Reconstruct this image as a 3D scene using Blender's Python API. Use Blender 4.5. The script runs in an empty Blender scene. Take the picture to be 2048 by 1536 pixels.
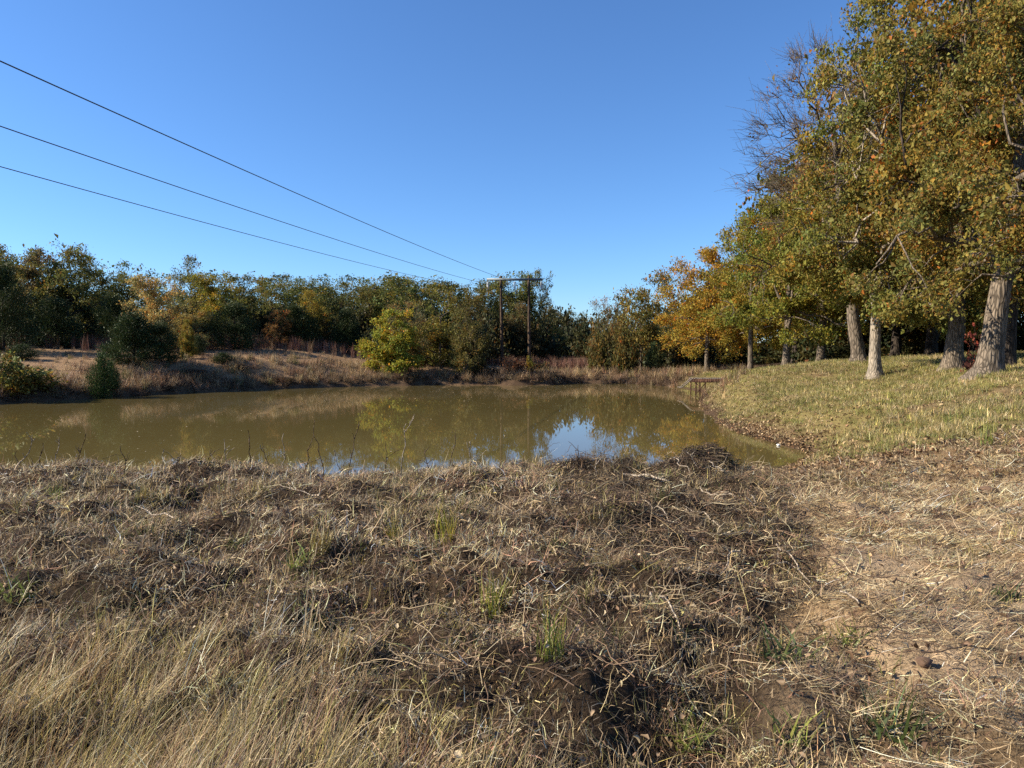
import bpy, math
import numpy as np
R = math.radians
sc = bpy.context.scene
COL = sc.collection

# ------------------------------------------------------------------ camera
FPX, HZ, CAMZ = 1400.0, 700.0, 3.0            # focal length in photo pixels, horizon row, metres above the pond
PITCH = math.atan((768.0 - HZ) / FPX)
cd = bpy.data.cameras.new('camera')
cam = bpy.data.objects.new('camera', cd)
COL.objects.link(cam)
cam.location = (0, 0, CAMZ)
cam.rotation_euler = (math.pi / 2 - PITCH, 0, 0)
cd.sensor_width = 36.0
cd.lens = FPX / 2048.0 * 36.0
cd.clip_start = 0.05
cd.clip_end = 6000
sc.camera = cam

# ------------------------------------------------------------------ sky and sun
SUN_EL, SUN_AZ = R(31), R(-93)                # azimuth measured from the view direction, negative = left
sdir = np.array([math.sin(SUN_AZ) * math.cos(SUN_EL), math.cos(SUN_AZ) * math.cos(SUN_EL), math.sin(SUN_EL)])
w = bpy.data.worlds.new('World')
sc.world = w
w.use_nodes = True
nt = w.node_tree
sky = nt.nodes.new('ShaderNodeTexSky')
sky.sky_type = 'NISHITA'
sky.sun_disc = False
sky.sun_elevation = SUN_EL
sky.sun_rotation = SUN_AZ
sky.air_density = 1.0
sky.dust_density = 0.08
sky.ozone_density = 10.0
bg = nt.nodes['Background']
bg.inputs['Strength'].default_value = 0.090
nt.links.new(sky.outputs[0], bg.inputs['Color'])
sl = bpy.data.lights.new('sun', 'SUN')
sl.energy = 5.0
sl.angle = R(0.53)
sl.color = (1.0, 0.885, 0.69)
sun = bpy.data.objects.new('sun', sl)
COL.objects.link(sun)
from mathutils import Vector
sun.rotation_euler = Vector(sdir).to_track_quat('Z', 'Y').to_euler()
sun.location = (-30, 0, 40)

vs = sc.view_settings
vs.view_transform = 'Standard'
vs.look = 'None'
vs.exposure = 1.12
vs.gamma = 1.0
sc.render.engine = 'CYCLES'
sc.cycles.max_bounces = 5
sc.cycles.diffuse_bounces = 2
sc.cycles.transmission_bounces = 4
sc.cycles.transparent_max_bounces = 4
sc.cycles.use_denoising = False

# ------------------------------------------------------------------ helpers
def at(px, py, Y):
    """photo pixel + distance along the view axis on the ground -> point"""
    u, v = (px - 1024.0) / FPX, (768.0 - py) / FPX
    den = math.cos(PITCH) + v * math.sin(PITCH)
    return np.array([Y * u / den, Y, CAMZ + Y * (-math.sin(PITCH) + v * math.cos(PITCH)) / den])

def hash2(ix, iy, s):
    h = (ix.astype(np.int64) * 374761393 + iy.astype(np.int64) * 668265263 + s * 1274126177) & 0x7fffffff
    h = ((h ^ (h >> 13)) * 1274126177) & 0x7fffffff
    h = ((h ^ (h >> 16)) * 668265263) & 0x7fffffff
    return (h & 0xffff) / 65535.0

def vnoise(x, y, s=0):
    x = np.asarray(x, float); y = np.asarray(y, float)
    ix, iy = np.floor(x), np.floor(y)
    fx, fy = x - ix, y - iy
    fx = fx * fx * (3 - 2 * fx); fy = fy * fy * (3 - 2 * fy)
    a = hash2(ix, iy, s); b = hash2(ix + 1, iy, s); c = hash2(ix, iy + 1, s); d = hash2(ix + 1, iy + 1, s)
    return (a + (b - a) * fx) * (1 - fy) + (c + (d - c) * fx) * fy - 0.5

def fbm(x, y, s=0, o=3):
    t, a = 0.0, 1.0
    for k in range(o):
        t = t + a * vnoise(np.asarray(x) * 2 ** k + 17.3 * k, np.asarray(y) * 2 ** k + 9.1 * k, s + k)
        a *= 0.5
    return t

def sstep(a, b, x):
    t = np.clip((np.asarray(x, float) - a) / (b - a), 0, 1)
    return t * t * (3 - 2 * t)

def mesh_from(name, V, faces, attrs=None, smooth=False):
    """V (n,3); faces: list of int arrays (m,k)"""
    me = bpy.data.meshes.new(name)
    V = np.asarray(V, np.float32)
    me.vertices.add(len(V))
    me.vertices.foreach_set('co', V.ravel())
    if faces:
        idx = np.concatenate([np.asarray(f, np.int32).ravel() for f in faces])
        tot = np.concatenate([np.full(len(f), np.asarray(f).shape[1], np.int32) for f in faces])
        start = np.concatenate([[0], np.cumsum(tot)[:-1]]).astype(np.int32)
        me.loops.add(len(idx)); me.loops.foreach_set('vertex_index', idx)
        me.polygons.add(len(tot)); me.polygons.foreach_set('loop_start', start); me.polygons.foreach_set('loop_total', tot)
        if smooth:
            me.polygons.foreach_set('use_smooth', np.ones(len(tot), bool))
    for k, (typ, dat) in (attrs or {}).items():
        a = me.attributes.new(k, typ, 'POINT')
        dat = np.asarray(dat)
        if typ == 'FLOAT_COLOR':
            if dat.shape[1] == 3:
                dat = np.concatenate([dat, np.ones((len(dat), 1))], 1)
            a.data.foreach_set('color', dat.astype(np.float32).ravel())
        elif typ == 'FLOAT_VECTOR':
            a.data.foreach_set('vector', dat.astype(np.float32).ravel())
        else:
            a.data.foreach_set('value', dat)
    me.update(calc_edges=True)
    return me

def link(name, me, mat=None, parent=None, loc=None, label=None, cat=None, group=None, kind=None, color=None):
    o = bpy.data.objects.new(name, me)
    COL.objects.link(o)
    if mat is not None and me is not None and not me.materials:
        me.materials.append(mat)
    if parent is not None: o.parent = parent
    if loc is not None: o.location = loc
    if label: o['label'] = label
    if cat: o['category'] = cat
    if group: o['group'] = group
    if kind: o['kind'] = kind
    if color is not None: o.color = (*color, 1)
    return o

class MB:
    """collects tubes and boxes into one mesh"""
    def __init__(s): s.V = []; s.F = []; s.n = 0; s.T = []
    def add(s, V, F):
        s.V.append(np.asarray(V, float)); s.F.append(np.asarray(F, int) + s.n); s.n += len(V)
    def tube(s, P, r, sides=5, cap=False, ridge=None):
        P = np.asarray(P, float); r = np.broadcast_to(np.asarray(r, float), (len(P),))
        T = np.gradient(P, axis=0); T /= np.linalg.norm(T, axis=1)[:, None] + 1e-9
        ref = np.array([0.31, 0.9, 0.12]) if abs(T[0] @ np.array([0.31, 0.9, 0.12])) < 0.85 else np.array([0.9, -0.3, 0.2])
        A = np.cross(T, ref); A /= np.linalg.norm(A, axis=1)[:, None] + 1e-9
        B = np.cross(T, A)
        th = np.linspace(0, 2 * np.pi, sides, endpoint=False)
        rr = r[:, None] * np.ones(sides)
        if ridge is not None: rr = rr * ridge(np.arange(len(P))[:, None], th[None, :])
        V = P[:, None, :] + rr[..., None] * (np.cos(th)[None, :, None] * A[:, None, :] + np.sin(th)[None, :, None] * B[:, None, :])
        m = len(P); i = np.arange(m - 1)[:, None] * sides; j = np.arange(sides)[None, :]; j2 = (j + 1) % sides
        F = np.stack([i + j, i + j2, i + sides + j2, i + sides + j], -1).reshape(-1, 4)
        base = s.n
        s.add(V.reshape(-1, 3), F)
        if cap:
            for k in (0, m - 1):
                c = s.n; s.add(P[k][None], np.zeros((0, 4), int))
                jj = np.arange(sides); a = base + k * sides + jj; b = base + k * sides + (jj + 1) % sides
                s.T.append(np.stack([np.full(sides, c), a, b], 1))
    def box(s, c, d, ax=None, bev=0.0):
        c = np.asarray(c, float); d = np.asarray(d, float) / 2
        ax = np.eye(3) if ax is None else np.asarray(ax, float)
        S = np.array([[x, y, z] for x in (-1, 1) for y in (-1, 1) for z in (-1, 1)]) * d
        s.add(c + S @ ax, [[0, 1, 3, 2], [4, 6, 7, 5], [0, 4, 5, 1], [2, 3, 7, 6], [0, 2, 6, 4], [1, 5, 7, 3]])
    def mesh(s, name, smooth=True):
        fs = [np.concatenate(s.F)]
        if s.T: fs.append(np.concatenate(s.T))
        fs = [f for f in fs if len(f)]
        return mesh_from(name, np.concatenate(s.V), fs, smooth=smooth)

def children(o): return [c for c in bpy.data.objects if c.parent == o]
def copy_tree(o, kids, parent=None):
    c = o.copy(); COL.objects.link(c); c.parent = parent
    for k in kids.get(o.name, []): copy_tree(k, kids, c)
    return c

# ------------------------------------------------------------------ materials
def new_mat(name):
    m = bpy.data.materials.new(name); m.use_nodes = True
    n = m.node_tree; b = n.nodes['Principled BSDF']
    return m, n, b
def N(n, t, **kw):
    x = n.nodes.new(t)
    for k, v in kw.items(): setattr(x, k, v)
    return x
def mul(n, a, b):
    x = N(n, 'ShaderNodeMix', data_type='RGBA', blend_type='MULTIPLY'); x.inputs[0].default_value = 1
    n.links.new(a, x.inputs[6])
    if hasattr(b, 'links') or hasattr(b, 'node'): n.links.new(b, x.inputs[7])
    else: x.inputs[7].default_value = (*b, 1)
    return x.outputs[2]
def ramp(n, fac, stops):
    r = N(n, 'ShaderNodeValToRGB'); n.links.new(fac, r.inputs[0])
    e = r.color_ramp.elements
    e[0].position, e[0].color = stops[0][0], (*stops[0][1], 1)
    e[1].position, e[1].color = stops[-1][0], (*stops[-1][1], 1)
    for p, c in stops[1:-1]:
        k = e.new(p); k.color = (*c, 1)
    return r.outputs[0]
def noise(n, scale, detail=3, vec=None, rough=0.55):
    x = N(n, 'ShaderNodeTexNoise'); x.inputs['Scale'].default_value = scale; x.inputs['Detail'].default_value = detail
    x.inputs['Roughness'].default_value = rough
    if vec is not None: n.links.new(vec, x.inputs['Vector'])
    return x
def coords(n, scale=(1, 1, 1), out='Object'):
    t = N(n, 'ShaderNodeTexCoord'); m = N(n, 'ShaderNodeMapping'); m.inputs['Scale'].default_value = scale
    n.links.new(t.outputs[out], m.inputs['Vector']); return m.outputs[0]
def bump(n, b, h, strength=0.5, dist=0.02):
    x = N(n, 'ShaderNodeBump'); x.inputs['Strength'].default_value = strength; x.inputs['Distance'].default_value = dist
    n.links.new(h, x.inputs['Height']); n.links.new(x.outputs[0], b.inputs['Normal']); return x

def leafy(name, src, trans=0.35, rough=0.5, spec=0.3):
    """foliage: object colour or instance tint, times the colour of each leaf or blade"""
    m, n, b = new_mat(name)
    if src == 'object':
        oi = N(n, 'ShaderNodeObjectInfo'); base = oi.outputs['Color']
    else:
        a0 = N(n, 'ShaderNodeAttribute', attribute_type='INSTANCER', attribute_name='tint'); base = a0.outputs['Color']
    a = N(n, 'ShaderNodeAttribute', attribute_name='lc')
    col = mul(n, base, a.outputs['Color'])
    n.links.new(col, b.inputs['Base Color'])
    b.inputs['Roughness'].default_value = rough
    b.inputs['Specular IOR Level'].default_value = spec
    t = N(n, 'ShaderNodeBsdfTranslucent')
    n.links.new(col, t.inputs['Color'])
    x = N(n, 'ShaderNodeMixShader'); x.inputs[0].default_value = trans
    n.links.new(b.outputs[0], x.inputs[1]); n.links.new(t.outputs[0], x.inputs[2])
    n.links.new(x.outputs[0], n.nodes['Material Output'].inputs['Surface'])
    return m
M_LEAF = leafy('leaf', 'object', 0.38, 0.6, 0.2)
M_NEEDLE = leafy('cedar_needle', 'object', 0.15, 0.6, 0.2)
M_GRASSOBJ = leafy('clump_blade', 'object', 0.3, 0.5, 0.3)
M_BLADE = leafy('blade', 'tint', 0.25, 0.55, 0.3)
M_LITTER = leafy('litter_leaf', 'tint', 0.12, 0.6, 0.25)

def bark(name, c0, c1, scale=9.0):
    m, n, b = new_mat(name)
    v = coords(n, (1, 1, 0.22))
    nz = noise(n, scale, 5, v, 0.65)
    vo = N(n, 'ShaderNodeTexVoronoi', feature='DISTANCE_TO_EDGE'); vo.inputs['Scale'].default_value = scale * 1.3; n.links.new(v, vo.inputs['Vector'])
    ad = N(n, 'ShaderNodeMath', operation='MULTIPLY'); ad.inputs[1].default_value = 2.2; n.links.new(vo.outputs['Distance'], ad.inputs[0])
    mx = N(n, 'ShaderNodeMath', operation='ADD', use_clamp=True); n.links.new(ad.outputs[0], mx.inputs[0])
    m2 = N(n, 'ShaderNodeMath', operation='MULTIPLY'); m2.inputs[1].default_value = 0.55; n.links.new(nz.outputs[0], m2.inputs[0])
    n.links.new(m2.outputs[0], mx.inputs[1])
    big = noise(n, 1.3, 2, coords(n))
    c = ramp(n, mx.outputs[0], [(0.2, c0), (0.75, c1)])
    c = mul(n, c, ramp(n, big.outputs[0], [(0.3, (0.7, 0.7, 0.7)), (0.7, (1.15, 1.1, 1.05))]))
    n.links.new(c, b.inputs['Base Color'])
    b.inputs['Roughness'].default_value = 0.9; b.inputs['Specular IOR Level'].default_value = 0.15
    bump(n, b, mx.outputs[0], 0.9, 0.03)
    return m
M_BARK = bark('oak_bark', (0.035, 0.028, 0.022), (0.20, 0.165, 0.13))
M_BARK_PALE = bark('pale_bark', (0.10, 0.085, 0.065), (0.36, 0.31, 0.25), 11)
M_BARK_DARK = bark('dark_bark', (0.016, 0.013, 0.011), (0.075, 0.06, 0.05))
M_TWIG = bark('twig_bark', (0.03, 0.024, 0.02), (0.09, 0.07, 0.058), 20)
M_STICK = bark('bleached_stick', (0.22, 0.18, 0.14), (0.50, 0.43, 0.35), 25)
M_STALK = bark('dead_stalk', (0.05, 0.032, 0.022), (0.17, 0.12, 0.085), 30)
M_POLE = bark('weathered_pole', (0.035, 0.024, 0.018), (0.12, 0.085, 0.06), 5)
M_DOCK = bark('stained_timber', (0.035, 0.018, 0.013), (0.11, 0.058, 0.042), 6)
M_DOCK_GREY = bark('grey_timber', (0.10, 0.085, 0.07), (0.26, 0.22, 0.19), 8)

def plain(name, c, rough=0.5, metal=0.0, var=0.15, scale=6):
    m, n, b = new_mat(name)
    nz = noise(n, scale, 4, coords(n))
    n.links.new(ramp(n, nz.outputs[0], [(0.3, tuple(x * (1 - var) for x in c)), (0.7, tuple(min(1, x * (1 + var)) for x in c))]), b.inputs['Base Color'])
    b.inputs['Roughness'].default_value = rough; b.inputs['Metallic'].default_value = metal
    return m
M_STEEL = plain('galvanised_steel', (0.14, 0.17, 0.19), 0.55, 0.0)
M_PORC = plain('porcelain', (0.68, 0.70, 0.70), 0.2, 0, 0.05)
M_WIRE = plain('wire_aluminium', (0.05, 0.05, 0.055), 0.6, 0.0)
M_CLOD = plain('dry_clod', (0.11, 0.065, 0.04), 0.95, 0, 0.4, 30)
M_WHITE = plain('white_rock', (0.7, 0.68, 0.64), 0.6, 0, 0.1)

# ------------------------------------------------------------------ terrain
POND = np.array([(-45, 14.5), (-25, 13.4), (-12, 13.0), (-4, 12.8), (1.5, 12.8), (4.0, 14.8), (6.4, 17.2), (8.2, 19.2), (8.7, 20.4),
                 (8.5, 22.6), (8.2, 25.5), (8.5, 29), (9.4, 34), (10.6, 40), (12.6, 46), (13.6, 51), (13.0, 57), (11.0, 61.5), (8, 63.5), (5, 62.5), (3.6, 60.0),
                 (0, 59.5), (-5, 60), (-10, 58.5), (-13, 57.5), (-18, 54), (-21, 50.5), (-24, 46.5), (-26.5, 42), (-28.6, 38.6), (-33, 33), (-38, 28), (-46, 24)], float)
def pond_sd(x, y):
    P = POND; Q = np.roll(P, -1, 0)
    best = np.full(x.shape, 1e9); inside = np.zeros(x.shape, bool)
    for (ax, ay), (bx, by) in zip(P, Q):
        dx, dy = bx - ax, by - ay
        t = np.clip(((x - ax) * dx + (y - ay) * dy) / (dx * dx + dy * dy), 0, 1)
        best = np.minimum(best, np.hypot(x - ax - t * dx, y - ay - t * dy))
        c = (ay > y) != (by > y)
        with np.errstate(divide='ignore', invalid='ignore'):
            xi = ax + (y - ay) * dx / (dy if dy != 0 else 1e-9)
        inside ^= c & (x < xi)
    return np.where(inside, -best, best)

CTRL = np.array([
    (0, 0, 1.4), (0, 4, 1.42), (-5, 4, 1.45), (-9, 5, 1.5), (4, 3, 1.42), (0, 10, 1.30), (-5, 10, 1.25), (-10, 10, 1.25), (-25, 10, 1.5), (-45, 9, 1.5),
    (0, -20, 1.0), (-30, -20, 1.0), (30, -20, 2.0), (3.0, 10.5, 1.22), (4.8, 10.5, 1.0), (4.3, 7, 1.35), (6.2, 13.5, 0.72), (7.7, 16, 0.90), (7.3, 10.5, 1.5), (9.06, 13, 1.6), (11.85, 17, 1.79), (8.87, 16, 1.29), (12.2, 22, 1.43), (11.6, 24, 1.25),
    (13.6, 20, 2.2), (15.6, 30, 1.82), (17.6, 28, 2.16), (9.9, 24, 0.77), (37.5, 60, 2.8), (44, 60, 3.3), (17, 44, 1.84), (22.8, 48, 1.8), (12.9, 38, 1.7),
    (12.0, 30, 1.15), (12.9, 40, 1.35), (16, 46, 1.35), (20, 20, 2.8), (30, 24, 3.3), (42, 40, 3.3),
    (16.7, 59, 1.1), (17.7, 51, 1.35), (14, 66, 0.75), (13, 80, 0.7), (0, 85, 1.05), (-8, 68, 1.15), (-11, 63, 1.05), (3, 66, 0.8),
    (-24, 76, 3.6), (-18.0, 59, 1.9), (-20, 66, 2.8), (-27.5, 51, 2.0), (-47, 74, 3.6), (-36, 62, 3.1), (-46, 62, 3.5), (-32, 47, 1.8), (-37, 38, 1.7), (-50, 40, 2.4),
    (-80, 60, 4.2), (-60, 95, 4.8), (-30, 120, 4.2), (0, 140, 2.0), (30, 120, 2.2), (60, 85, 3.8), (70, 30, 4.2), (80, -10, 3.6), (-80, 0, 2.0), (0, 200, 3), (-120, 120, 4), (120, 120, 4)], float)
def _tps(r2): return 0.5 * r2 * np.log(r2 + 1e-6)
_c = CTRL[:, :2] / 10.0
_K = _tps(((_c[:, None] - _c[None]) ** 2).sum(-1)) + np.eye(len(_c)) * 0.01
_Pm = np.c_[np.ones(len(_c)), _c]
_A = np.block([[_K, _Pm], [_Pm.T, np.zeros((3, 3))]])
_W = np.linalg.solve(_A, np.r_[CTRL[:, 2], 0, 0, 0])
def base_h(x, y):
    x = np.asarray(x, float); y = np.asarray(y, float)
    px, py = x / 10, y / 10
    z = _W[-3] + _W[-2] * px + _W[-1] * py
    for k in range(len(_c)):
        z = z + _W[k] * _tps((px - _c[k, 0]) ** 2 + (py - _c[k, 1]) ** 2)
    far = sstep(110, 190, np.hypot(x, y - 20))
    z = np.clip(z, 0.15, 7)
    return z * (1 - far) + 5.0 * far

MOUND = (2.72, 10.2)
def terrain(x, y):
    x = np.asarray(x, float); y = np.asarray(y, float)
    d = pond_sd(x, y)
    d = d + 0.5 * fbm(x / 2.2, y / 2.2, 5, 3) * sstep(12, 40, y) + 0.22 * fbm(x / 0.8, y / 0.8, 9, 3)
    T = base_h(x, y)
    right = sstep(3, 8, x) * (1 - sstep(45, 58, y))
    farb = sstep(28, 36, y) * (1 - sstep(3, 8, x))
    wd = 3.0 * (1 - right) * (1 - farb) + 2.2 * right + 5.0 * farb
    step = farb * (0.45 + 0.35 * vnoise(x / 3.0, y / 3.0, 71))
    prof = sstep(0, 1, d / wd)
    z = step * sstep(0, 0.45, d) + (T - step) * prof + 0.03 * np.clip(d, 0, 1)
    z = np.where(d < 0, np.maximum(-1.3, d * 0.4), z)
    # lumps of the mown bank, fading with distance
    near = (1 - sstep(14, 30, np.hypot(x, y))) * sstep(0, 0.6, d)
    left = 1 - sstep(0.28, 0.42, x / np.maximum(y, 1.5))
    lump = 0.28 * fbm(x / 0.85, y / 0.7, 21, 3) + 0.24 * np.abs(vnoise(x / 0.42, y / 0.36, 33)) + 0.10 * np.abs(vnoise(x / 0.17, y / 0.15, 35)) - 0.11
    rough = -0.10 * sstep(0.12, 0.3, vnoise(x / 0.45, y / 0.38, 47)) + 0.14 * fbm(x / 1.2, y / 1.2, 41, 4) + 0.06 * vnoise(x / 0.22, y / 0.22, 43) + 0.05 * np.abs(vnoise(x / 0.1, y / 0.1, 45))
    z = z + near * (lump * left + rough * (1 - left))
    mid = sstep(14, 30, np.hypot(x, y)) * sstep(0.3, 3, d) * (1 - sstep(120, 200, np.hypot(x, y)))
    z = z + mid * 0.22 * fbm(x / 4.5, y / 4.5, 51, 4)
    # heap of raked brush, gully at the right bank, scraped hollow in the bare soil
    z = z + 0.30 * np.exp(-(((x - MOUND[0]) / 0.42) ** 2 + ((y - MOUND[1]) / 0.45) ** 2))
    gx, gy = at(1700, 832, 20.5)[:2]
    z = z - 0.08 * np.exp(-(((x - gx) / 1.5) ** 2 + ((y - gy) / 0.6) ** 2)) + 0.10 * np.exp(-(((x - gx - 0.2) / 1.6) ** 2 + ((y - gy - 0.9) / 0.5) ** 2))
    z = z - 0.12 * np.exp(-(((x - 2.32) / 0.33) ** 2 + ((y - 4.85) / 0.22) ** 2)) + 0.07 * np.exp(-(((x - 2.3) / 0.4) ** 2 + ((y - 5.3) / 0.2) ** 2))
    z = z - 0.10 * np.exp(-(((x - 1.35) / 0.3) ** 2 + ((y - 5.2) / 0.35) ** 2))
    return z
def tz(x, y): return float(terrain(np.array([x], float), np.array([y], float))[0])
def hit(px, py, y0=2.0, y1=120.0):
    """where the sight line of a pixel meets the ground"""
    Y = np.exp(np.linspace(math.log(y0), math.log(y1), 900))
    u, v = (px - 1024.0) / FPX, (768.0 - py) / FPX
    den = math.cos(PITCH) + v * math.sin(PITCH)
    X = Y * u / den; Z = CAMZ + Y * (-math.sin(PITCH) + v * math.cos(PITCH)) / den
    k = np.nonzero(Z <= np.maximum(terrain(X, Y), 0))[0]
    k = k[0] if len(k) else len(Y) - 1
    return np.array([X[k], Y[k], terrain(X[k:k + 1], Y[k:k + 1])[0]])

# which cover grows where (weights in 0..1)
def zones(x, y):
    d = pond_sd(x, y)
    q = x / np.maximum(y, 1.0)
    dist = np.hypot(x, y)
    straw = sstep(0.34, 0.50, q + 0.16 * fbm(x / 1.1, y / 1.1, 61)) * (1 - sstep(8.5, 11.5, y)) * (0.25 + 0.75 * sstep(2.7, 3.9, y + 0.8 * fbm(x / 0.7, y / 0.7, 64)))
    lawn = sstep(11, 15, y + 0.9 * x - 7 + 2.0 * fbm(x / 2, y / 2, 62)) * sstep(5, 8.5, x) * sstep(0.25, 1.5, d + 0.9 * fbm(x / 1.5, y / 1.5, 63)) * (1 - sstep(52, 60, y))
    litter = sstep(2.5, 5, x) * sstep(8.2, 10.5, y) * (1 - lawn) * (1 - sstep(24, 30, y))
    field = sstep(30, 38, y) * (1 - sstep(4, 12, x))
    return d, straw, np.clip(lawn, 0, 1), litter, field

def build_ground():
    front = np.linspace(R(-50), R(52), 520)
    back = np.linspace(R(52), R(310), 70)[1:-1]
    th = np.concatenate([front, back])
    rad = np.concatenate([[0.25, 0.6, 1.0, 1.4], np.exp(np.linspace(math.log(1.8), math.log(16), 175))[0:], np.exp(np.linspace(math.log(16.6), math.log(130), 120)), [145, 165, 190, 230, 300, 450, 800, 1500, 3000]])
    TH, RD = np.meshgrid(th, rad)
    X = RD * np.sin(TH); Y = RD * np.cos(TH)
    Z = terrain(X.ravel(), Y.ravel())
    V = np.c_[X.ravel(), Y.ravel(), Z]
    n = len(th); m = len(rad)
    i = np.arange(m - 1)[:, None] * n; j = np.arange(n)[None]; j2 = (j + 1) % n
    F = np.stack([i + j, i + n + j, i + n + j2, i + j2], -1).reshape(-1, 4)
    V = np.r_[V, [[0, 0, tz(0, 0)]]]
    F3 = np.stack([np.full(n, len(V) - 1), np.arange(n), (np.arange(n) + 1) % n], 1)
    x, y = V[:, 0], V[:, 1]
    d, straw, lawn, litter, field = zones(x, y)
    c = np.tile([0.040, 0.028, 0.019], (len(V), 1))                         # mown thatch and soil
    def mix(c, col, a): return c * (1 - a[:, None]) + np.array(col) * a[:, None]
    c = mix(c, (0.31, 0.225, 0.14), straw)
    bare = straw * sstep(0.05, 0.35, fbm(x / 0.9, y / 0.9, 81, 3) + 0.25 * sstep(4.8, 3.2, y))
    c = mix(c, (0.34, 0.258, 0.178), bare)
    c = mix(c, (0.19, 0.135, 0.082), litter)
    c = mix(c, (0.18, 0.15, 0.065), lawn)
    c = mix(c, (0.20, 0.145, 0.085), lawn * sstep(0.1, 0.45, fbm(x / 2.5, y / 2.5, 82, 3)))
    c = mix(c, (0.27, 0.18, 0.11), field)
    c = mix(c, (0.11, 0.08, 0.05), sstep(74, 86, y))
    c = mix(c, (0.09, 0.06, 0.04), (1 - sstep(0.0, 0.9, d)) * sstep(11, 14, y))  # wet margin
    me = mesh_from('ground', V, [F, F3], {'cover': ('FLOAT_COLOR', c)}, smooth=True)
    m, n_, b = new_mat('ground_cover')
    a = N(n_, 'ShaderNodeAttribute', attribute_name='cover')
    v = coords(n_)
    n1 = noise(n_, 2.3, 6, v, 0.7); n2 = noise(n_, 38, 4, v, 0.7)
    col = mul(n_, a.outputs['Color'], ramp(n_, n1.outputs[0], [(0.25, (0.6, 0.58, 0.55)), (0.75, (1.35, 1.32, 1.25))]))
    col = mul(n_, col, ramp(n_, n2.outputs[0], [(0.3, (0.62, 0.6, 0.58)), (0.7, (1.35, 1.33, 1.3))]))
    n_.links.new(col, b.inputs['Base Color'])
    b.inputs['Roughness'].default_value = 0.95; b.inputs['Specular IOR Level'].default_value = 0.1
    ad = N(n_, 'ShaderNodeMath', operation='ADD'); n_.links.new(n1.outputs[0], ad.inputs[0]); n_.links.new(n2.outputs[0], ad.inputs[1])
    bump(n_, b, ad.outputs[0], 0.8, 0.05)
    link('ground', me, m, label='mown grassy bank, lawn and far field around the pond', cat='ground', kind='structure')
build_ground()

def build_pond():
    P = POND
    # slightly larger than the shoreline so that the banks cut it
    c = P.mean(0)
    V = [(-60, 11.0, 0), (20, 11.0, 0), (20, 70, 0), (-60, 70, 0)]
    nx, ny = 2, 2
    me = mesh_from('pond_water', np.array(V, float), [np.array([[0, 1, 2, 3]])])
    m, n, b = new_mat('muddy_water')
    v = coords(n, (1, 1, 1))
    nz = noise(n, 0.12, 3, v)
    n.links.new(ramp(n, nz.outputs[0], [(0.3, (0.100, 0.078, 0.029)), (0.7, (0.114, 0.089, 0.034))]), b.inputs['Base Color'])
    b.inputs['Roughness'].default_value = 0.012
    b.inputs['IOR'].default_value = 1.333
    b.inputs['Specular IOR Level'].default_value = 0.5
    r1 = noise(n, 1.0, 2, coords(n, (2.2, 4.5, 1))); r2 = noise(n, 1.0, 2, coords(n, (9, 16, 1)))
    calm = noise(n, 0.09, 2, coords(n, (1, 2.2, 1)))
    cr = ramp(n, calm.outputs[0], [(0.42, (0.25,) * 3), (0.62, (1,) * 3)])
    m1 = N(n, 'ShaderNodeMath', operation='MULTIPLY'); m1.inputs[1].default_value = 0.25; n.links.new(r2.outputs[0], m1.inputs[0])
    ad = N(n, 'ShaderNodeMath', operation='ADD'); n.links.new(r1.outputs[0], ad.inputs[0]); n.links.new(m1.outputs[0], ad.inputs[1])
    mm = N(n, 'ShaderNodeMath', operation='MULTIPLY'); n.links.new(ad.outputs[0], mm.inputs[0]); n.links.new(cr, mm.inputs[1])
    bump(n, b, mm.outputs[0], 0.045, 0.010)
    link('pond_water', me, m, label='calm muddy brown pond water reflecting trees and sky', cat='pond', kind='structure')
build_pond()

# ------------------------------------------------------------------ trees
def crook(p0, p1, n, wob, rise, rng):
    t = np.linspace(0, 1, n)[:, None]
    L = np.linalg.norm(p1 - p0)
    P = p0 + (p1 - p0) * t
    P[:, 2] += rise * L * (4 * t * (1 - t))[:, 0]
    k = rng.normal(size=(n, 3)); k = np.cumsum(k, 0); k -= k[0] + (k[-1] - k[0]) * t
    return P + k * wob * L / max(n, 2) * 1.6

def fps(P, k, rng):
    idx = [rng.integers(len(P))]
    d = np.linalg.norm(P - P[idx[0]], axis=1)
    for _ in range(k - 1):
        j = int(d.argmax()); idx.append(j); d = np.minimum(d, np.linalg.norm(P - P[j], axis=1))
    lab = np.linalg.norm(P[:, None] - P[idx][None], axis=2).argmin(1)
    return idx, lab

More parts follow.
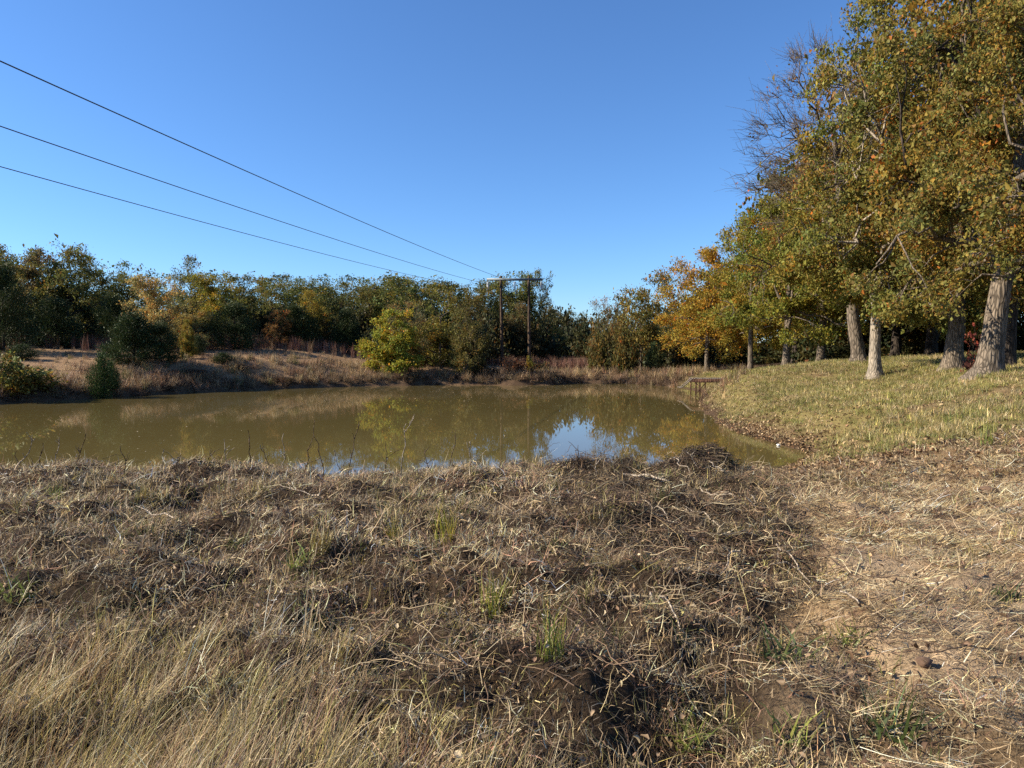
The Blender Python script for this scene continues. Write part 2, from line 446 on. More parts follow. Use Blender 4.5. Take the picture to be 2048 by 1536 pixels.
def leaf_mesh(C, rng, size, aspect, axis_bias, clump_hue, p_orange=0.05, p_brown=0.08, fold=0.18, jit=0.2, droop=0.0):
    n = len(C)
    D = rng.normal(size=(n, 3)); D /= np.linalg.norm(D, axis=1)[:, None]
    D = D + axis_bias; D[:, 2] -= droop; D /= np.linalg.norm(D, axis=1)[:, None] + 1e-9
    Nn = rng.normal(size=(n, 3)) + np.array([0, 0, 0.7])
    S = np.cross(D, Nn); S /= np.linalg.norm(S, axis=1)[:, None] + 1e-9
    Nn = np.cross(S, D)
    L = (size * np.exp(rng.normal(0, 0.36, n)))[:, None]
    W = L * aspect * rng.uniform(0.75, 1.25, n)[:, None]
    m = rng.uniform(0.42, 0.62, n)[:, None]
    V = np.stack([C, C + D * L * m + S * W / 2 + Nn * L * fold, C + D * L, C + D * L * m - S * W / 2 + Nn * L * fold], 1).reshape(-1, 3)
    i = np.arange(n)[:, None] * 4
    F = np.concatenate([i + np.array([[0, 1, 2]]), i + np.array([[0, 2, 3]])])
    h = clump_hue + rng.normal(0, 0.10, n)
    br = np.exp(rng.normal(0, jit, n))
    lc = np.stack([br * np.exp(0.9 * h), br * np.exp(0.12 * h), br * np.exp(-0.5 * h)], 1)
    o = rng.random(n)
    lc[o < p_orange] *= (1.7, 0.75, 0.6)
    lc[o > 1 - p_brown] *= (0.95, 0.66, 0.8)
    return V, F, np.repeat(lc, 4, 0)

class Tree:
    pass
def gen_tree(seed, H, Rc, zb, trunk_r, n_tw=420, n_lf=90, leaf=0.12, aspect=0.6, limbs=9, sig=0.32, lean=(0, 0), fork=0.0, p_orange=0.05, p_brown=0.08,
             flat=1.0, lump=0.35, parts=True, bare=0.0, sides=12, top=0.78, skirt=0.0, trunk_stop=None, huge=0.28, inner=0.42, belly=0.36, bough=0.18, taper=0.0, clear=False):
    rng = np.random.default_rng(seed)
    t = Tree(); t.H, t.Rc = H, Rc
    lean = np.array([lean[0], lean[1], 0.0])
    # twig ends spread through a lumpy crown
    n = n_tw
    D = rng.normal(size=(n, 3)); D /= np.linalg.norm(D, axis=1)[:, None]
    r = rng.random(n) ** inner
    lobes = rng.normal(size=(16, 3)); lobes /= np.linalg.norm(lobes, axis=1)[:, None]
    amp = rng.uniform(-1, 1, 16) * 1.5
    r = r * (1 + lump * np.tanh((np.clip(D @ lobes.T, 0, 1) ** 5) @ amp)) * (1 - 0.1 * rng.random(n))
    hz = (H - zb) * belly
    lowm = D[:, 2] < 0
    hor = np.sqrt(1 - D[:, 2] ** 2) + 1e-6
    wide = np.where(lowm, np.clip(1 - np.abs(D[:, 2]) ** 4, 0, 1) ** 0.25 / hor, 1.0)
    wide = np.minimum(wide, 6.0)
    E = np.c_[D[:, 0] * Rc * r * wide, D[:, 1] * Rc * r * wide, zb + hz + D[:, 2] * r * np.where(lowm, hz, H - zb - hz)]
    E[:, 2] += np.where(lowm, (np.linalg.norm(E[:, :2], axis=1) / Rc) * -0.25 * hz * skirt + 0.12 * hz, 0)
    E[:, 2] = np.maximum(E[:, 2], 0.25)
    ci_, cl_ = fps(E, max(6, n // 9), rng)
    E = E + (E[ci_][cl_] - E) * (bough * rng.uniform(0.6, 1.4, (n, 1))) * np.array([1, 1, 1.25])
    zrel = np.clip((E[:, 2] - zb - hz) / (H - zb - hz), 0, 1)
    E[:, :2] *= (1 - taper * zrel)[:, None]
    if clear:     # no low boughs on the side where the trunk stands in the sun
        bad = (E[:, 0] < 0.5) & (np.abs(E[:, 1]) < 3.2) & (E[:, 2] < 2.1 + 0.5 * -E[:, 0])
        E[bad, 2] = 2.3 + 0.5 * -E[bad, 0] + 2.2 * rng.random(int(bad.sum()))
    # fill the intended height and spread again
    E[:, 2] = zb + (E[:, 2] - E[:, 2].min()) * (H - 0.25 - zb) / (np.quantile(E[:, 2], 0.975) - E[:, 2].min())
    E[:, 2] = np.minimum(E[:, 2], H)
    E[:, :2] *= Rc / np.quantile(np.linalg.norm(E[:, :2], axis=1), 0.96)
    E += lean * (E[:, 2:3] / H)
    # trunk
    zt = zb + (H - zb) * (0.62 if trunk_stop is None else trunk_stop)
    tz_ = np.concatenate([[-0.25, 0, 0.06, 0.14, 0.26, 0.45, 0.8], np.linspace(1.3, zt, 12)])
    wob = np.cumsum(rng.normal(0, 1, (len(tz_), 2)), 0) * trunk_r * 0.07
    wob *= np.clip(tz_, 0, 1)[:, None]
    TP = np.c_[wob + lean[None, :2] * (np.clip(tz_, 0, None) / H)[:, None], tz_]
    Tr = trunk_r * (1 - 0.72 * np.clip(tz_ / zt, 0, 1) ** 1.1) * (1 + 0.75 * np.exp(-np.clip(tz_, 0, None) / 0.22))
    ph = rng.uniform(0, 6.28, 4)
    def ridge(k, th):
        fl = np.exp(-np.clip(tz_[k], 0, None) / 0.25)
        return 1 + 0.05 * np.sin(5 * th + ph[0] + 0.4 * k) + 0.035 * np.sin(9 * th + ph[1] - 0.7 * k) + 0.22 * fl * np.sin(4 * th + ph[2]) + 0.1 * fl * np.sin(7 * th + ph[3])
    trunk = MB(); trunk.tube(TP, Tr, sides, ridge=ridge if sides >= 10 else None)
    def trunk_at(z):
        return np.array([np.interp(z, tz_, TP[:, 0]), np.interp(z, tz_, TP[:, 1]), z]), float(np.interp(z, tz_, Tr))
    idx, lab = fps(E, limbs, rng)
    limbs_mb = []
    tips = []
    for k in range(limbs):
        G = E[lab == k]
        if len(G) < 2: continue
        c = G.mean(0)
        hd = np.linalg.norm(c[:2] - lean[:2] * c[2] / H)
        za = np.clip(c[2] - hd * rng.uniform(0.45, 0.85), zb * 0.75 + 0.15 * rng.random() + (1.5 + rng.random() if parts else 0), zt * 0.97)
        p0, r0 = trunk_at(za)
        mb = MB()
        far = G[np.linalg.norm(G - p0, axis=1).argmax()]
        end = c * 0.35 + far * 0.65
        P = crook(p0, end, 10, 0.30, rng.uniform(-0.02, 0.12), rng)
        rl = min(r0 * 0.62, 0.022 * np.linalg.norm(end - p0) + 0.02)
        RL = rl * (1 - 0.85 * np.linspace(0, 1, 10))
        mb.tube(P, RL + 0.006, max(5, sides // 2))
        ns = max(1, int(round(len(G) / 8)))
        si, sl_ = fps(G, min(ns, len(G)), rng)
        for s in range(len(si)):
            Q = G[sl_ == s]
            if not len(Q): continue
            q = Q.mean(0)
            dd = np.linalg.norm(P - q, axis=1) - np.arange(10) * 0.04
            a = max(1, int(dd.argmin()) - 2)
            far2 = Q[np.linalg.norm(Q - P[a], axis=1).argmax()]
            e2 = 0.5 * q + 0.5 * far2
            B = crook(P[a], e2, 6, 0.35, rng.uniform(-0.03, 0.1), rng)
            r2 = min(RL[a] * 0.7, 0.016 * np.linalg.norm(e2 - P[a]) + 0.008)
            RB = r2 * (1 - 0.8 * np.linspace(0, 1, 6)) + 0.004
            mb.tube(B, RB, 4)
            for q1 in Q:
                a2 = max(1, int(np.linalg.norm(B - q1, axis=1).argmin()) - 1)
                W = crook(B[a2], q1, 4, 0.4, 0.04, rng)
                mb.tube(W, np.array([0.011, 0.008, 0.006, 0.003]) * (1 if parts else 1.6), 3)
                tips.append((q1, W[1]))
                if bare > 0:
                    for _ in range(8):
                        dirv = (q1 - p0) / (np.linalg.norm(q1 - p0) + 1e-9) + rng.normal(0, 0.5, 3)
                        b0 = W[rng.integers(1, 4)]
                        mb.tube(crook(b0, b0 + dirv * rng.uniform(0.3, 0.75), 3, 0.25, 0.05, rng), np.array([0.009, 0.007, 0.004]), 3)
        limbs_mb.append(mb)
    if parts:
        t.trunk = trunk.mesh('trunk'); t.limbs = [m.mesh('limb') for m in limbs_mb]
    else:
        for m in limbs_mb:
            trunk.V += m.V; trunk.F += [f + trunk.n for f in m.F]; trunk.n += m.n
        t.trunk = trunk.mesh('trunk'); t.limbs = []
    # leaves round every twig end
    tp = np.array([a for a, b in tips]); tq = np.array([b for a, b in tips])
    if bare > 0: keep = rng.random(len(tp)) > bare; tp, tq = tp[keep], tq[keep]
    t.crown = None
    if n_lf > 0 and len(tp):
        m = len(tp)
        cnt = np.maximum(3, (n_lf * np.exp(rng.normal(0, 0.35, m))).astype(int))
        rep = np.repeat(np.arange(m), cnt)
        u = rng.random(len(rep))[:, None] ** 0.6
        C = tq[rep] * (1 - u) + tp[rep] * u + rng.normal(size=(len(rep), 3)) * sig * np.array([1, 1, 0.6 * flat])
        C[:, 2] = np.maximum(C[:, 2], 0.06)
        hue = rng.normal(0, huge, m)[rep] + 0.25 * (rng.random(m) < 0.12)[rep]
        cen = np.array([lean[0] * 0.6, lean[1] * 0.6, zb + hz * 0.7])
        out = C - cen; out /= np.linalg.norm(out, axis=1)[:, None] + 1e-9
        V, F, lc = leaf_mesh(C, rng, leaf, aspect, out * 0.5, hue, p_orange, p_brown)
        t.crown = mesh_from('crown', V, [F], {'lc': ('FLOAT_COLOR', lc)})
    return t

def gen_cedar(seed, H, Rc, n=260, nl=80, leaf=0.16, fork=False):
    """eastern red cedar: dense, ragged, ascending sprays"""
    rng = np.random.default_rng(seed)
    t = Tree(); t.H, t.Rc = H, Rc
    z = rng.random(n) ** 0.85
    prof = np.where(z < 0.22, 0.62 + 1.7 * z, 1.0 - 0.92 * ((z - 0.22) / 0.78) ** 1.25) * (1 + 0.25 * np.sin(z * 11 + seed))
    ph = rng.uniform(0, 2 * np.pi, n)
    rr = prof * Rc * (0.35 + 0.75 * rng.random(n) ** 0.5) * (1 + 0.2 * np.sin(3 * ph + seed))
    E = np.c_[rr * np.cos(ph), rr * np.sin(ph), 0.05 * H + z * H * 0.95]
    mb = MB()
    zs = np.linspace(-0.2, H * 0.9, 9)
    TP = np.c_[np.cumsum(rng.normal(0, 0.03, (9, 2)), 0), zs]
    mb.tube(TP, np.linspace(0.035 * Rc + 0.05, 0.012, 9), 7)
    for e in E:
        z0 = np.clip(e[2] - np.hypot(e[0], e[1]) * 0.8, 0.1, H * 0.88)
        p0 = np.array([np.interp(z0, zs, TP[:, 0]), np.interp(z0, zs, TP[:, 1]), z0])
        mb.tube(crook(p0, e, 4, 0.15, -0.05, rng), np.array([0.022, 0.016, 0.01, 0.004]), 3)
    t.trunk = mb.mesh('trunk'); t.limbs = []
    rep = np.repeat(np.arange(n), nl)
    axis = np.c_[E[:, :2] / (np.linalg.norm(E[:, :2], axis=1)[:, None] + 1e-6), np.full(n, 1.1)]
    axis /= np.linalg.norm(axis, axis=1)[:, None]
    u = rng.uniform(-0.55, 0.45, len(rep))[:, None]
    C = E[rep] + axis[rep] * u * 0.9 * Rc * 0.5 + rng.normal(size=(len(rep), 3)) * (0.10 + 0.09 * Rc) * np.array([1, 1, 0.8])
    C[:, 2] = np.maximum(C[:, 2], 0.05)
    V, F, lc = leaf_mesh(C, rng, leaf, 0.26, axis[rep] * 1.3, rng.normal(0, 0.12, n)[rep], 0.0, 0.03, 0.05, 0.3)
    t.crown = mesh_from('crown', V, [F], {'lc': ('FLOAT_COLOR', lc)})
    return t

def gen_shrub(seed, H, Rc, n=90, nl=60, leaf=0.10, aspect=0.6, stems=7, sig=0.14, p_brown=0.1, twiggy=0, leaves=True):
    rng = np.random.default_rng(seed)
    t = Tree(); t.H, t.Rc = H, Rc
    D = rng.normal(size=(n, 3)); D /= np.linalg.norm(D, axis=1)[:, None]; D[:, 2] = np.abs(D[:, 2])
    r = rng.random(n) ** 0.6 * (1.05 + 1.0 * vnoise(D[:, 0] * 2.6 + seed, D[:, 1] * 2.6 + D[:, 2]))
    E = D * r[:, None] * np.array([Rc, Rc, H * 0.95]) + np.array([0, 0, 0.06 * H])
    mb = MB()
    idx, lab = fps(E, stems, rng)
    for k in range(stems):
        G = E[lab == k]; c = G.mean(0)
        b0 = np.array([*(rng.normal(0, 0.06 * Rc, 2)), -0.1])
        P = crook(b0, c, 7, 0.3, 0.05, rng)
        mb.tube(P, np.linspace(0.010 * H + 0.008, 0.006, 7), 5)
        for q in G:
            a = rng.integers(2, 6)
            W = crook(P[a], q, 4, 0.4, 0.05, rng)
            mb.tube(W, np.array([0.009, 0.007, 0.005, 0.003]), 3)
            for _ in range(twiggy):
                b1 = W[rng.integers(1, 4)]
                mb.tube(crook(b1, b1 + (q - P[a]) * 0.35 + rng.normal(0, 0.12, 3), 3, 0.3, 0.05, rng), np.array([0.006, 0.005, 0.003]), 3)
    t.trunk = mb.mesh('stems'); t.limbs = []
    t.crown = None
    if leaves:
        rep = np.repeat(np.arange(n), nl)
        C = E[rep] + rng.normal(size=(len(rep), 3)) * sig
        C[:, 2] = np.maximum(C[:, 2], 0.04)
        V, F, lc = leaf_mesh(C, rng, leaf, aspect, D[rep] * 0.5, rng.normal(0, 0.25, n)[rep], 0.03, p_brown)
        t.crown = mesh_from('crown', V, [F], {'lc': ('FLOAT_COLOR', lc)})
    return t

def plant(t, name, x, y, label, cat='tree', group=None, color=(0.1, 0.1, 0.02), H=None, Rc=None, rz=0.0, wood=None, leafm=None, stem='trunk', sink=0.05, z=None):
    e = bpy.data.objects.new(name, None); COL.objects.link(e)
    e.location = (x, y, (tz(x, y) if z is None else z) - sink)
    e.rotation_euler = (0, 0, rz)
    sz = 1.0 if H is None else H / t.H
    sr = 1.0 if Rc is None else Rc / t.Rc
    e.scale = (sr, sr, sz)
    e.empty_display_size = 0.3
    e['label'] = label; e['category'] = cat
    if group: e['group'] = group
    wood = wood or M_BARK; leafm = leafm or M_LEAF
    def part(nm, me, mat):
        if not me.materials: me.materials.append(None)
        o = bpy.data.objects.new(nm, me); COL.objects.link(o); o.parent = e
        o.material_slots[0].link = 'OBJECT'; o.material_slots[0].material = mat
        o.color = (*color, 1)
        return o
    part(stem, t.trunk, wood)
    for l in t.limbs: part('limb', l, wood)
    if t.crown is not None: part('crown' if cat == 'tree' else 'foliage', t.crown, leafm)
    return e

def plant_px(t, name, px, Y, top, halfw, label, color, **kw):
    """stand a plant at photo column px and distance Y, with its top at photo row `top` and a crown `halfw` pixels wide each way"""
    if Y >= 70 and px < 1100: Y *= 0.86          # the wood stands this much nearer than first judged
    p = at(px, 768, Y); x = p[0]
    g = tz(x, Y)
    Ht = at(px, top, Y)[2] - g
    return plant(t, name, x, Y, label, color=color, H=max(0.3, Ht), Rc=halfw / FPX * Y, **kw)

YG = (0.230, 0.205, 0.030)      # yellow green
GR = (0.130, 0.142, 0.036)      # green
OL = (0.140, 0.142, 0.038)      # olive
DG = (0.098, 0.108, 0.032)      # dark green
YO = (0.34, 0.24, 0.04)      # yellow ochre
OB = (0.24, 0.15, 0.035)      # orange brown
BR = (0.155, 0.122, 0.050)      # brown
CE = (0.040, 0.058, 0.018)      # cedar
exec_marker = 'trees'

# -- near oaks on the right bank, each with its own limbs
oakA = gen_tree(11, 13.0, 5.2, 1.5, 0.26, 600, 112, 0.105, 0.62, 12, 0.23, skirt=0.5, p_orange=0.02, p_brown=0.12, huge=0.2, belly=0.22, bough=0.46, lump=0.5, taper=0.42, clear=True)
oakB = gen_tree(12, 12.6, 5.4, 1.6, 0.36, 640, 115, 0.098, 0.62, 12, 0.23, lean=(2.4, 0.3), p_orange=0.03, p_brown=0.2, huge=0.22, belly=0.24, bough=0.46, lump=0.5)
oakC = gen_tree(13, 13.5, 5.0, 2.0, 0.31, 560, 105, 0.105, 0.62, 11, 0.24, p_orange=0.02, p_brown=0.16, huge=0.22, belly=0.24, bough=0.46, lump=0.5, taper=0.2)
oakD = gen_tree(14, 10.5, 4.4, 1.6, 0.26, 400, 85, 0.125, 0.62, 10, 0.24, skirt=0.4, p_orange=0.02, lump=0.5, huge=0.17, belly=0.26, bough=0.4)
oakE = gen_tree(15, 10.5, 3.9, 1.2, 0.22, 420, 95, 0.13, 0.62, 9, 0.30, skirt=0.3, p_orange=0.05, huge=0.14, belly=0.3)
bareT = gen_tree(16, 14.5, 4.6, 6.2, 0.30, 520, 9, 0.13, 0.6, 10, 0.25, bare=0.86, lean=(-1.9, 0), bough=0.35, huge=0.15, lump=0.5, p_orange=0.2, p_brown=0.4)
thin = gen_tree(17, 12.5, 4.6, 3.0, 0.28, 460, 55, 0.14, 0.55, 10, 0.36, p_orange=0.08, p_brown=0.3, huge=0.15)

plant_px(oakA, 'oak_tree', 1750, 30.0, 0, 225, 'tall yellow-green oak with the pale straight trunk standing alone on the lawn', (0.190, 0.175, 0.034), wood=M_BARK_PALE, rz=0.0)
plant_px(oakB, 'oak_tree', 1974, 20.5, -190, 340, 'large leaning oak with dark rough trunk at the right edge', (0.180, 0.158, 0.036), rz=0.1)
plant_px(oakC, 'oak_tree', 1905, 28.0, -170, 265, 'oak with a straight dark trunk between the pale trunk and the leaning oak', (0.180, 0.160, 0.036), rz=2.0)
plant_px(oakD, 'oak_tree', 1570, 44.0, 395, 135, 'green oak with low sweeping branches and a grey trunk left of the pale trunk', (0.180, 0.185, 0.030), rz=1.0)
plant_px(oakE, 'oak_tree', 1414, 58.5, 505, 92, 'golden yellow oak overhanging the pond behind the dock', (0.34, 0.235, 0.035), rz=0.3)
plant_px(oakD, 'oak_tree', 1500, 51.0, 430, 95, 'yellow-green oak with a thin dark trunk right of the golden oak', (0.235, 0.195, 0.030), rz=3.0)
plant_px(bareT, 'bare_tree', 1716, 37.0, 105, 200, 'mostly leafless tree with twisting bare branches reaching left into the sky', (0.20, 0.14, 0.04), wood=M_BARK, rz=0.0)
plant_px(thin, 'oak_tree', 1640, 47.0, 285, 135, 'thinning orange-brown oak below the bare branches', (0.235, 0.165, 0.045), rz=0.9)

oakP = gen_tree(18, 12.5, 4.6, 2.6, 0.30, 420, 70, 0.13, 0.62, 10, 0.28, lean=(1.2, 0.4), huge=0.2, bough=0.35)
plant_px(oakP, 'oak_tree', 2008, 23.5, -160, 260, 'dark oak trunk standing close behind the leaning oak', (0.18, 0.15, 0.034), rz=0.3, wood=M_BARK_DARK)
# -- oaks filling the wood behind the right bank
oakF = gen_tree(21, 11, 4.2, 1.5, 0.24, 300, 42, 0.22, 0.62, 9, 0.36, parts=False, huge=0.15, sides=8)
oakG = gen_tree(22, 11, 4.4, 1.0, 0.22, 300, 42, 0.22, 0.62, 9, 0.40, parts=False, huge=0.15, sides=8, lump=0.5)
oakH = gen_tree(23, 10, 4.0, 0.6, 0.20, 260, 42, 0.24, 0.62, 8, 0.42, parts=False, huge=0.15, sides=8, p_orange=0.04)
midv = [oakF, oakG, oakH]
rngp = np.random.default_rng(5)
wood_right = [(1700, 46, 300, 150), (1790, 40, 160, 190), (1860, 34, 60, 230), (1985, 30, 0, 260), (2100, 26, -120, 300), (2230, 22, -200, 330), (1590, 52, 330, 120), (1500, 64, 480, 90),
              (1650, 60, 320, 120), (1830, 56, 230, 150), (1960, 48, 120, 180), (2120, 42, 60, 210), (1740, 70, 330, 110), (1900, 68, 250, 130), (2060, 60, 150, 150), (1560, 72, 420, 90), (2260, 40, 0, 230),
              (1610, 84, 470, 80), (1440, 70, 520, 70), (2180, 56, 150, 170), (2075, 36, 330, 120), (2160, 33, 250, 150)]
for k, (px, Y, top, hw) in enumerate(wood_right):
    Y = Y * 1.35 if Y < 46 else Y + 16
    c = [(0.17, 0.16, 0.034), (0.20, 0.16, 0.038), (0.15, 0.148, 0.034), (0.21, 0.165, 0.036)][k % 4]
    plant_px(midv[k % 3], 'oak_tree', px, Y, top, hw, 'shaded oak deep in the wood behind the right bank', c, group='oaks in the wood behind the right bank', rz=k * 1.7, wood=M_BARK_DARK)

# -- mixed trees at the far right corner of the pond
willow = gen_tree(31, 8.5, 3.4, 0.5, 0.15, 300, 36, 0.16, 0.4, 9, 0.34, parts=False, sides=7, lump=0.4, p_brown=0.25, inner=0.5)
plant_px(willow, 'willow_tree', 1216, 74, 598, 44, 'grey-brown wispy willow at the far right corner of the pond', (0.19, 0.16, 0.06), rz=0.3)
plant_px(oakH, 'oak_tree', 1282, 72, 578, 52, 'olive tree with a slanting bare stem between the willow and the golden oak', (0.19, 0.165, 0.042), rz=1.2)
plant_px(oakG, 'oak_tree', 1338, 80, 548, 60, 'tall brown-green oak rising just left of the golden oak', (0.145, 0.125, 0.04), rz=2.2)

# -- far trees
farv = [gen_tree(40 + k, 10.0, 4.0, [0.6, 0.9, 1.3, 0.4, 0.7][k], 0.2, [190, 210, 170, 200, 180][k], 62, 0.185, 0.62, 8, 0.34, parts=False, huge=0.15, sides=6, lump=[0.35, 0.5, 0.6, 0.4, 0.5][k], p_orange=0.02, p_brown=0.05, inner=0.5) for k in range(5)]
cedars = [gen_cedar(50, 4.5, 1.9), gen_cedar(51, 5.5, 1.9, 240, 75), gen_cedar(52, 2.0, 0.9, 120, 60, 0.11)]
bushy = gen_tree(60, 5.6, 2.8, 0.25, 0.10, 260, 95, 0.13, 0.8, 9, 0.24, parts=False, huge=0.14, sides=6, lump=0.6, inner=0.55, taper=0.35, bough=0.3)

plant_px(bushy, 'young_tree', 788, 62.0, 622, 62, 'bright yellow-green rounded young tree at the pond edge left of the power poles', (0.275, 0.275, 0.036), rz=0.6)
plant_px(farv[0], 'oak_tree', 882, 68, 570, 70, 'yellow-green tree with golden top behind the bright young tree', (0.150, 0.142, 0.030), rz=0.4)
plant_px(farv[3], 'oak_tree', 936, 72, 580, 46, 'green tree with orange upper leaves just left of the power poles', (0.125, 0.110, 0.030), rz=1.9)
plant_px(willow, 'willow_tree', 815, 76, 606, 45, 'pale grey-olive tree peeping over the bright young tree', (0.20, 0.19, 0.075), rz=1.0)

front = [  # px, Y, top row, half width, colour, what it looks like
    (12, 70, 494, 75, OL, 'tall olive oak at the left edge of the far tree line'),
    (72, 76, 500, 60, BR, 'brownish-topped oak second from the left in the far tree line'),
    (140, 76, 493, 70, OL, 'tall oak with a high domed crown in the far tree line'),
    (205, 80, 524, 60, DG, 'dark green oak right of the high domed oak'),
    (258, 82, 528, 62, GR, 'dark oak behind the left flank of the ochre oak'),
    (385, 84, 515, 42, OL, 'slender tall oak with open crown sticking up right of the ochre oak'),
    (430, 80, 548, 52, YG, 'yellowish-olive oak right of the slender tall oak'),
    (482, 84, 548, 55, OL, 'thin-topped olive oak left of the small orange tree'),
    (545, 88, 556, 55, OL, 'olive oak directly above the small orange tree'),
    (612, 90, 557, 50, GR, 'round-topped green oak right of the small orange tree'),
    (686, 90, 566, 55, DG, 'low dark green oak in the middle of the far tree line'),
    (745, 92, 566, 55, OL, 'grey-olive oak left of the wide flat-topped oak'),
    (810, 90, 552, 85, GR, 'wide flat-topped green oak above the bright young tree'),
]
for k, (px, Y, top, hw, c, lab) in enumerate(front):
    plant_px(farv[k % 5], 'oak_tree', px, Y, top, hw, lab, c, rz=k * 2.1, group='oaks of the far tree line', wood=M_BARK_DARK)
plant_px(farv[1], 'oak_tree', 312, 72, 553, 58, 'pale ochre-yellow oak in front of the far tree line', (0.38, 0.30, 0.105), rz=0.5)
plant_px(farv[4], 'oak_tree', 378, 70, 600, 42, 'olive-ochre oak leaning against the ochre oak', (0.26, 0.20, 0.055), rz=2.5)
plant_px(bushy, 'small_tree', 560, 80, 622, 30, 'small orange-brown tree at the edge of the far field', (0.24, 0.14, 0.045), rz=0.2)
plant_px(farv[2], 'oak_tree', 625, 84, 580, 38, 'yellow-topped oak behind the small orange tree', (0.28, 0.22, 0.036), rz=0.2)
plant_px(bushy, 'young_tree', 378, 56, 640, 16, 'thin yellow sapling beside the pair of cedars', (0.22, 0.185, 0.03), rz=1.2)
for k, (px, Y, top, hw, lab) in enumerate([
    (268, 51, 632, 52, 'large dark cedar on the left bank'), (322, 52.5, 648, 38, 'smaller cedar joined to the right side of the large dark cedar'),
    (232, 64, 594, 38, 'tall cedar behind the large dark cedar'), (592, 82, 614, 40, 'dark cedar right of the small orange tree'), (694, 84, 622, 30, 'dark cedar left of the bright young tree, at the field edge'),
    (10, 55, 536, 48, 'big blackish cedar cut by the left edge of the photo'), (470, 74, 610, 45, 'dark cedar at the field edge below the thin-topped oak'), (115, 70, 600, 45, 'dark cedar below the high domed oak'),
    (205, 43.5, 716, 22, 'small bright green cedar low on the left bank'), (222, 44.5, 726, 16, 'smallest cedar tucked behind the small bright green one'),
    (447, 55, 706, 20, 'low grey-green cedar among the weeds right of the cedar pair'), (1306, 68, 690, 14, 'small cedar under the olive tree at the far corner'),
    (45, 50, 690, 26, 'low dark cedar in the shade at the left edge'), (398, 58, 672, 16, 'little round cedar just right of the yellow sapling')]):
    plant_px(cedars[[0, 1, 1, 1, 1, 1, 1, 1, 2, 2, 2, 2, 2, 2][k]], 'cedar_tree', px, Y, top, hw, lab, CE if k not in (8, 9) else (0.045, 0.075, 0.018), rz=k * 1.3, wood=M_BARK_DARK, leafm=M_NEEDLE)
for k, (px, Y, top, hw) in enumerate([(40, 92, 505, 70), (110, 95, 510, 70), (180, 98, 522, 70), (250, 98, 535, 70), (330, 96, 545, 70), (410, 98, 552, 65), (470, 102, 560, 65), (540, 104, 558, 85), (610, 106, 558, 85),
                                      (680, 106, 562, 85), (750, 108, 560, 85), (820, 108, 556, 85), (575, 112, 556, 80), (645, 114, 558, 80), (715, 114, 560, 80), (785, 116, 556, 80), (865, 116, 562, 80), (935, 118, 560, 70), (1000, 120, 556, 60), (60, 82, 560, 55), (170, 86, 570, 55), (350, 88, 590, 50), (450, 92, 600, 50), (520, 94, 600, 50), (650, 96, 605, 50), (740, 96, 610, 50), (-60, 76, 500, 80), (-90, 60, 480, 80), (-170, 74, 495, 90), (-260, 70, 480, 95), (-350, 66, 470, 100), (-450, 62, 460, 105), (-560, 58, 450, 110)]):
    top += [0, 14, -8, 18, 6, -4, 20][k % 7]
    plant_px(farv[(k * 2 + 1) % 5], 'oak_tree', px, Y, top, hw, 'dark oak in the back rows of the far tree line', [DG, OL, GR][k % 3], rz=k * 1.1, group='back rows of the far tree line', wood=M_BARK_DARK)
for k, (px, Y, top, hw, c, lab) in enumerate([
    (905, 112, 562, 60, DG, 'dark tree behind the orange-topped tree left of the power poles'), (962, 114, 562, 52, GR, 'dark green tree rising under the left end of the crossarm'),
    (1030, 116, 548, 62, GR, 'tall dark green tree standing right behind the power poles'), (1078, 114, 543, 36, GR, 'narrow tall tree behind the right end of the crossarm'),
    (1052, 113, 552, 50, GR, 'broad dark green tree filling the space between the two power poles'), (1036, 106, 606, 36, BR, 'brown-leaved tree framed between the two power poles'), (1112, 124, 614, 34, BR, 'low brown-green tree right of the power poles'), (1146, 122, 624, 34, DG, 'low dark tree left of the gap of sky above the pond'),
    (1168, 126, 640, 22, DG, 'lowest dark tree beside the gap of sky above the pond'), (1092, 118, 640, 40, DG, 'dark bushy tree at the foot of the right power pole'), (985, 108, 640, 45, DG, 'dark bushy tree behind the left power pole'),
    (860, 110, 575, 50, OL, 'olive tree behind the yellow-green tree with golden top')]):
    plant_px(farv[(k + 2) % 5], 'oak_tree', px, Y, top, hw, lab, c, rz=k * 1.9, wood=M_BARK_DARK)

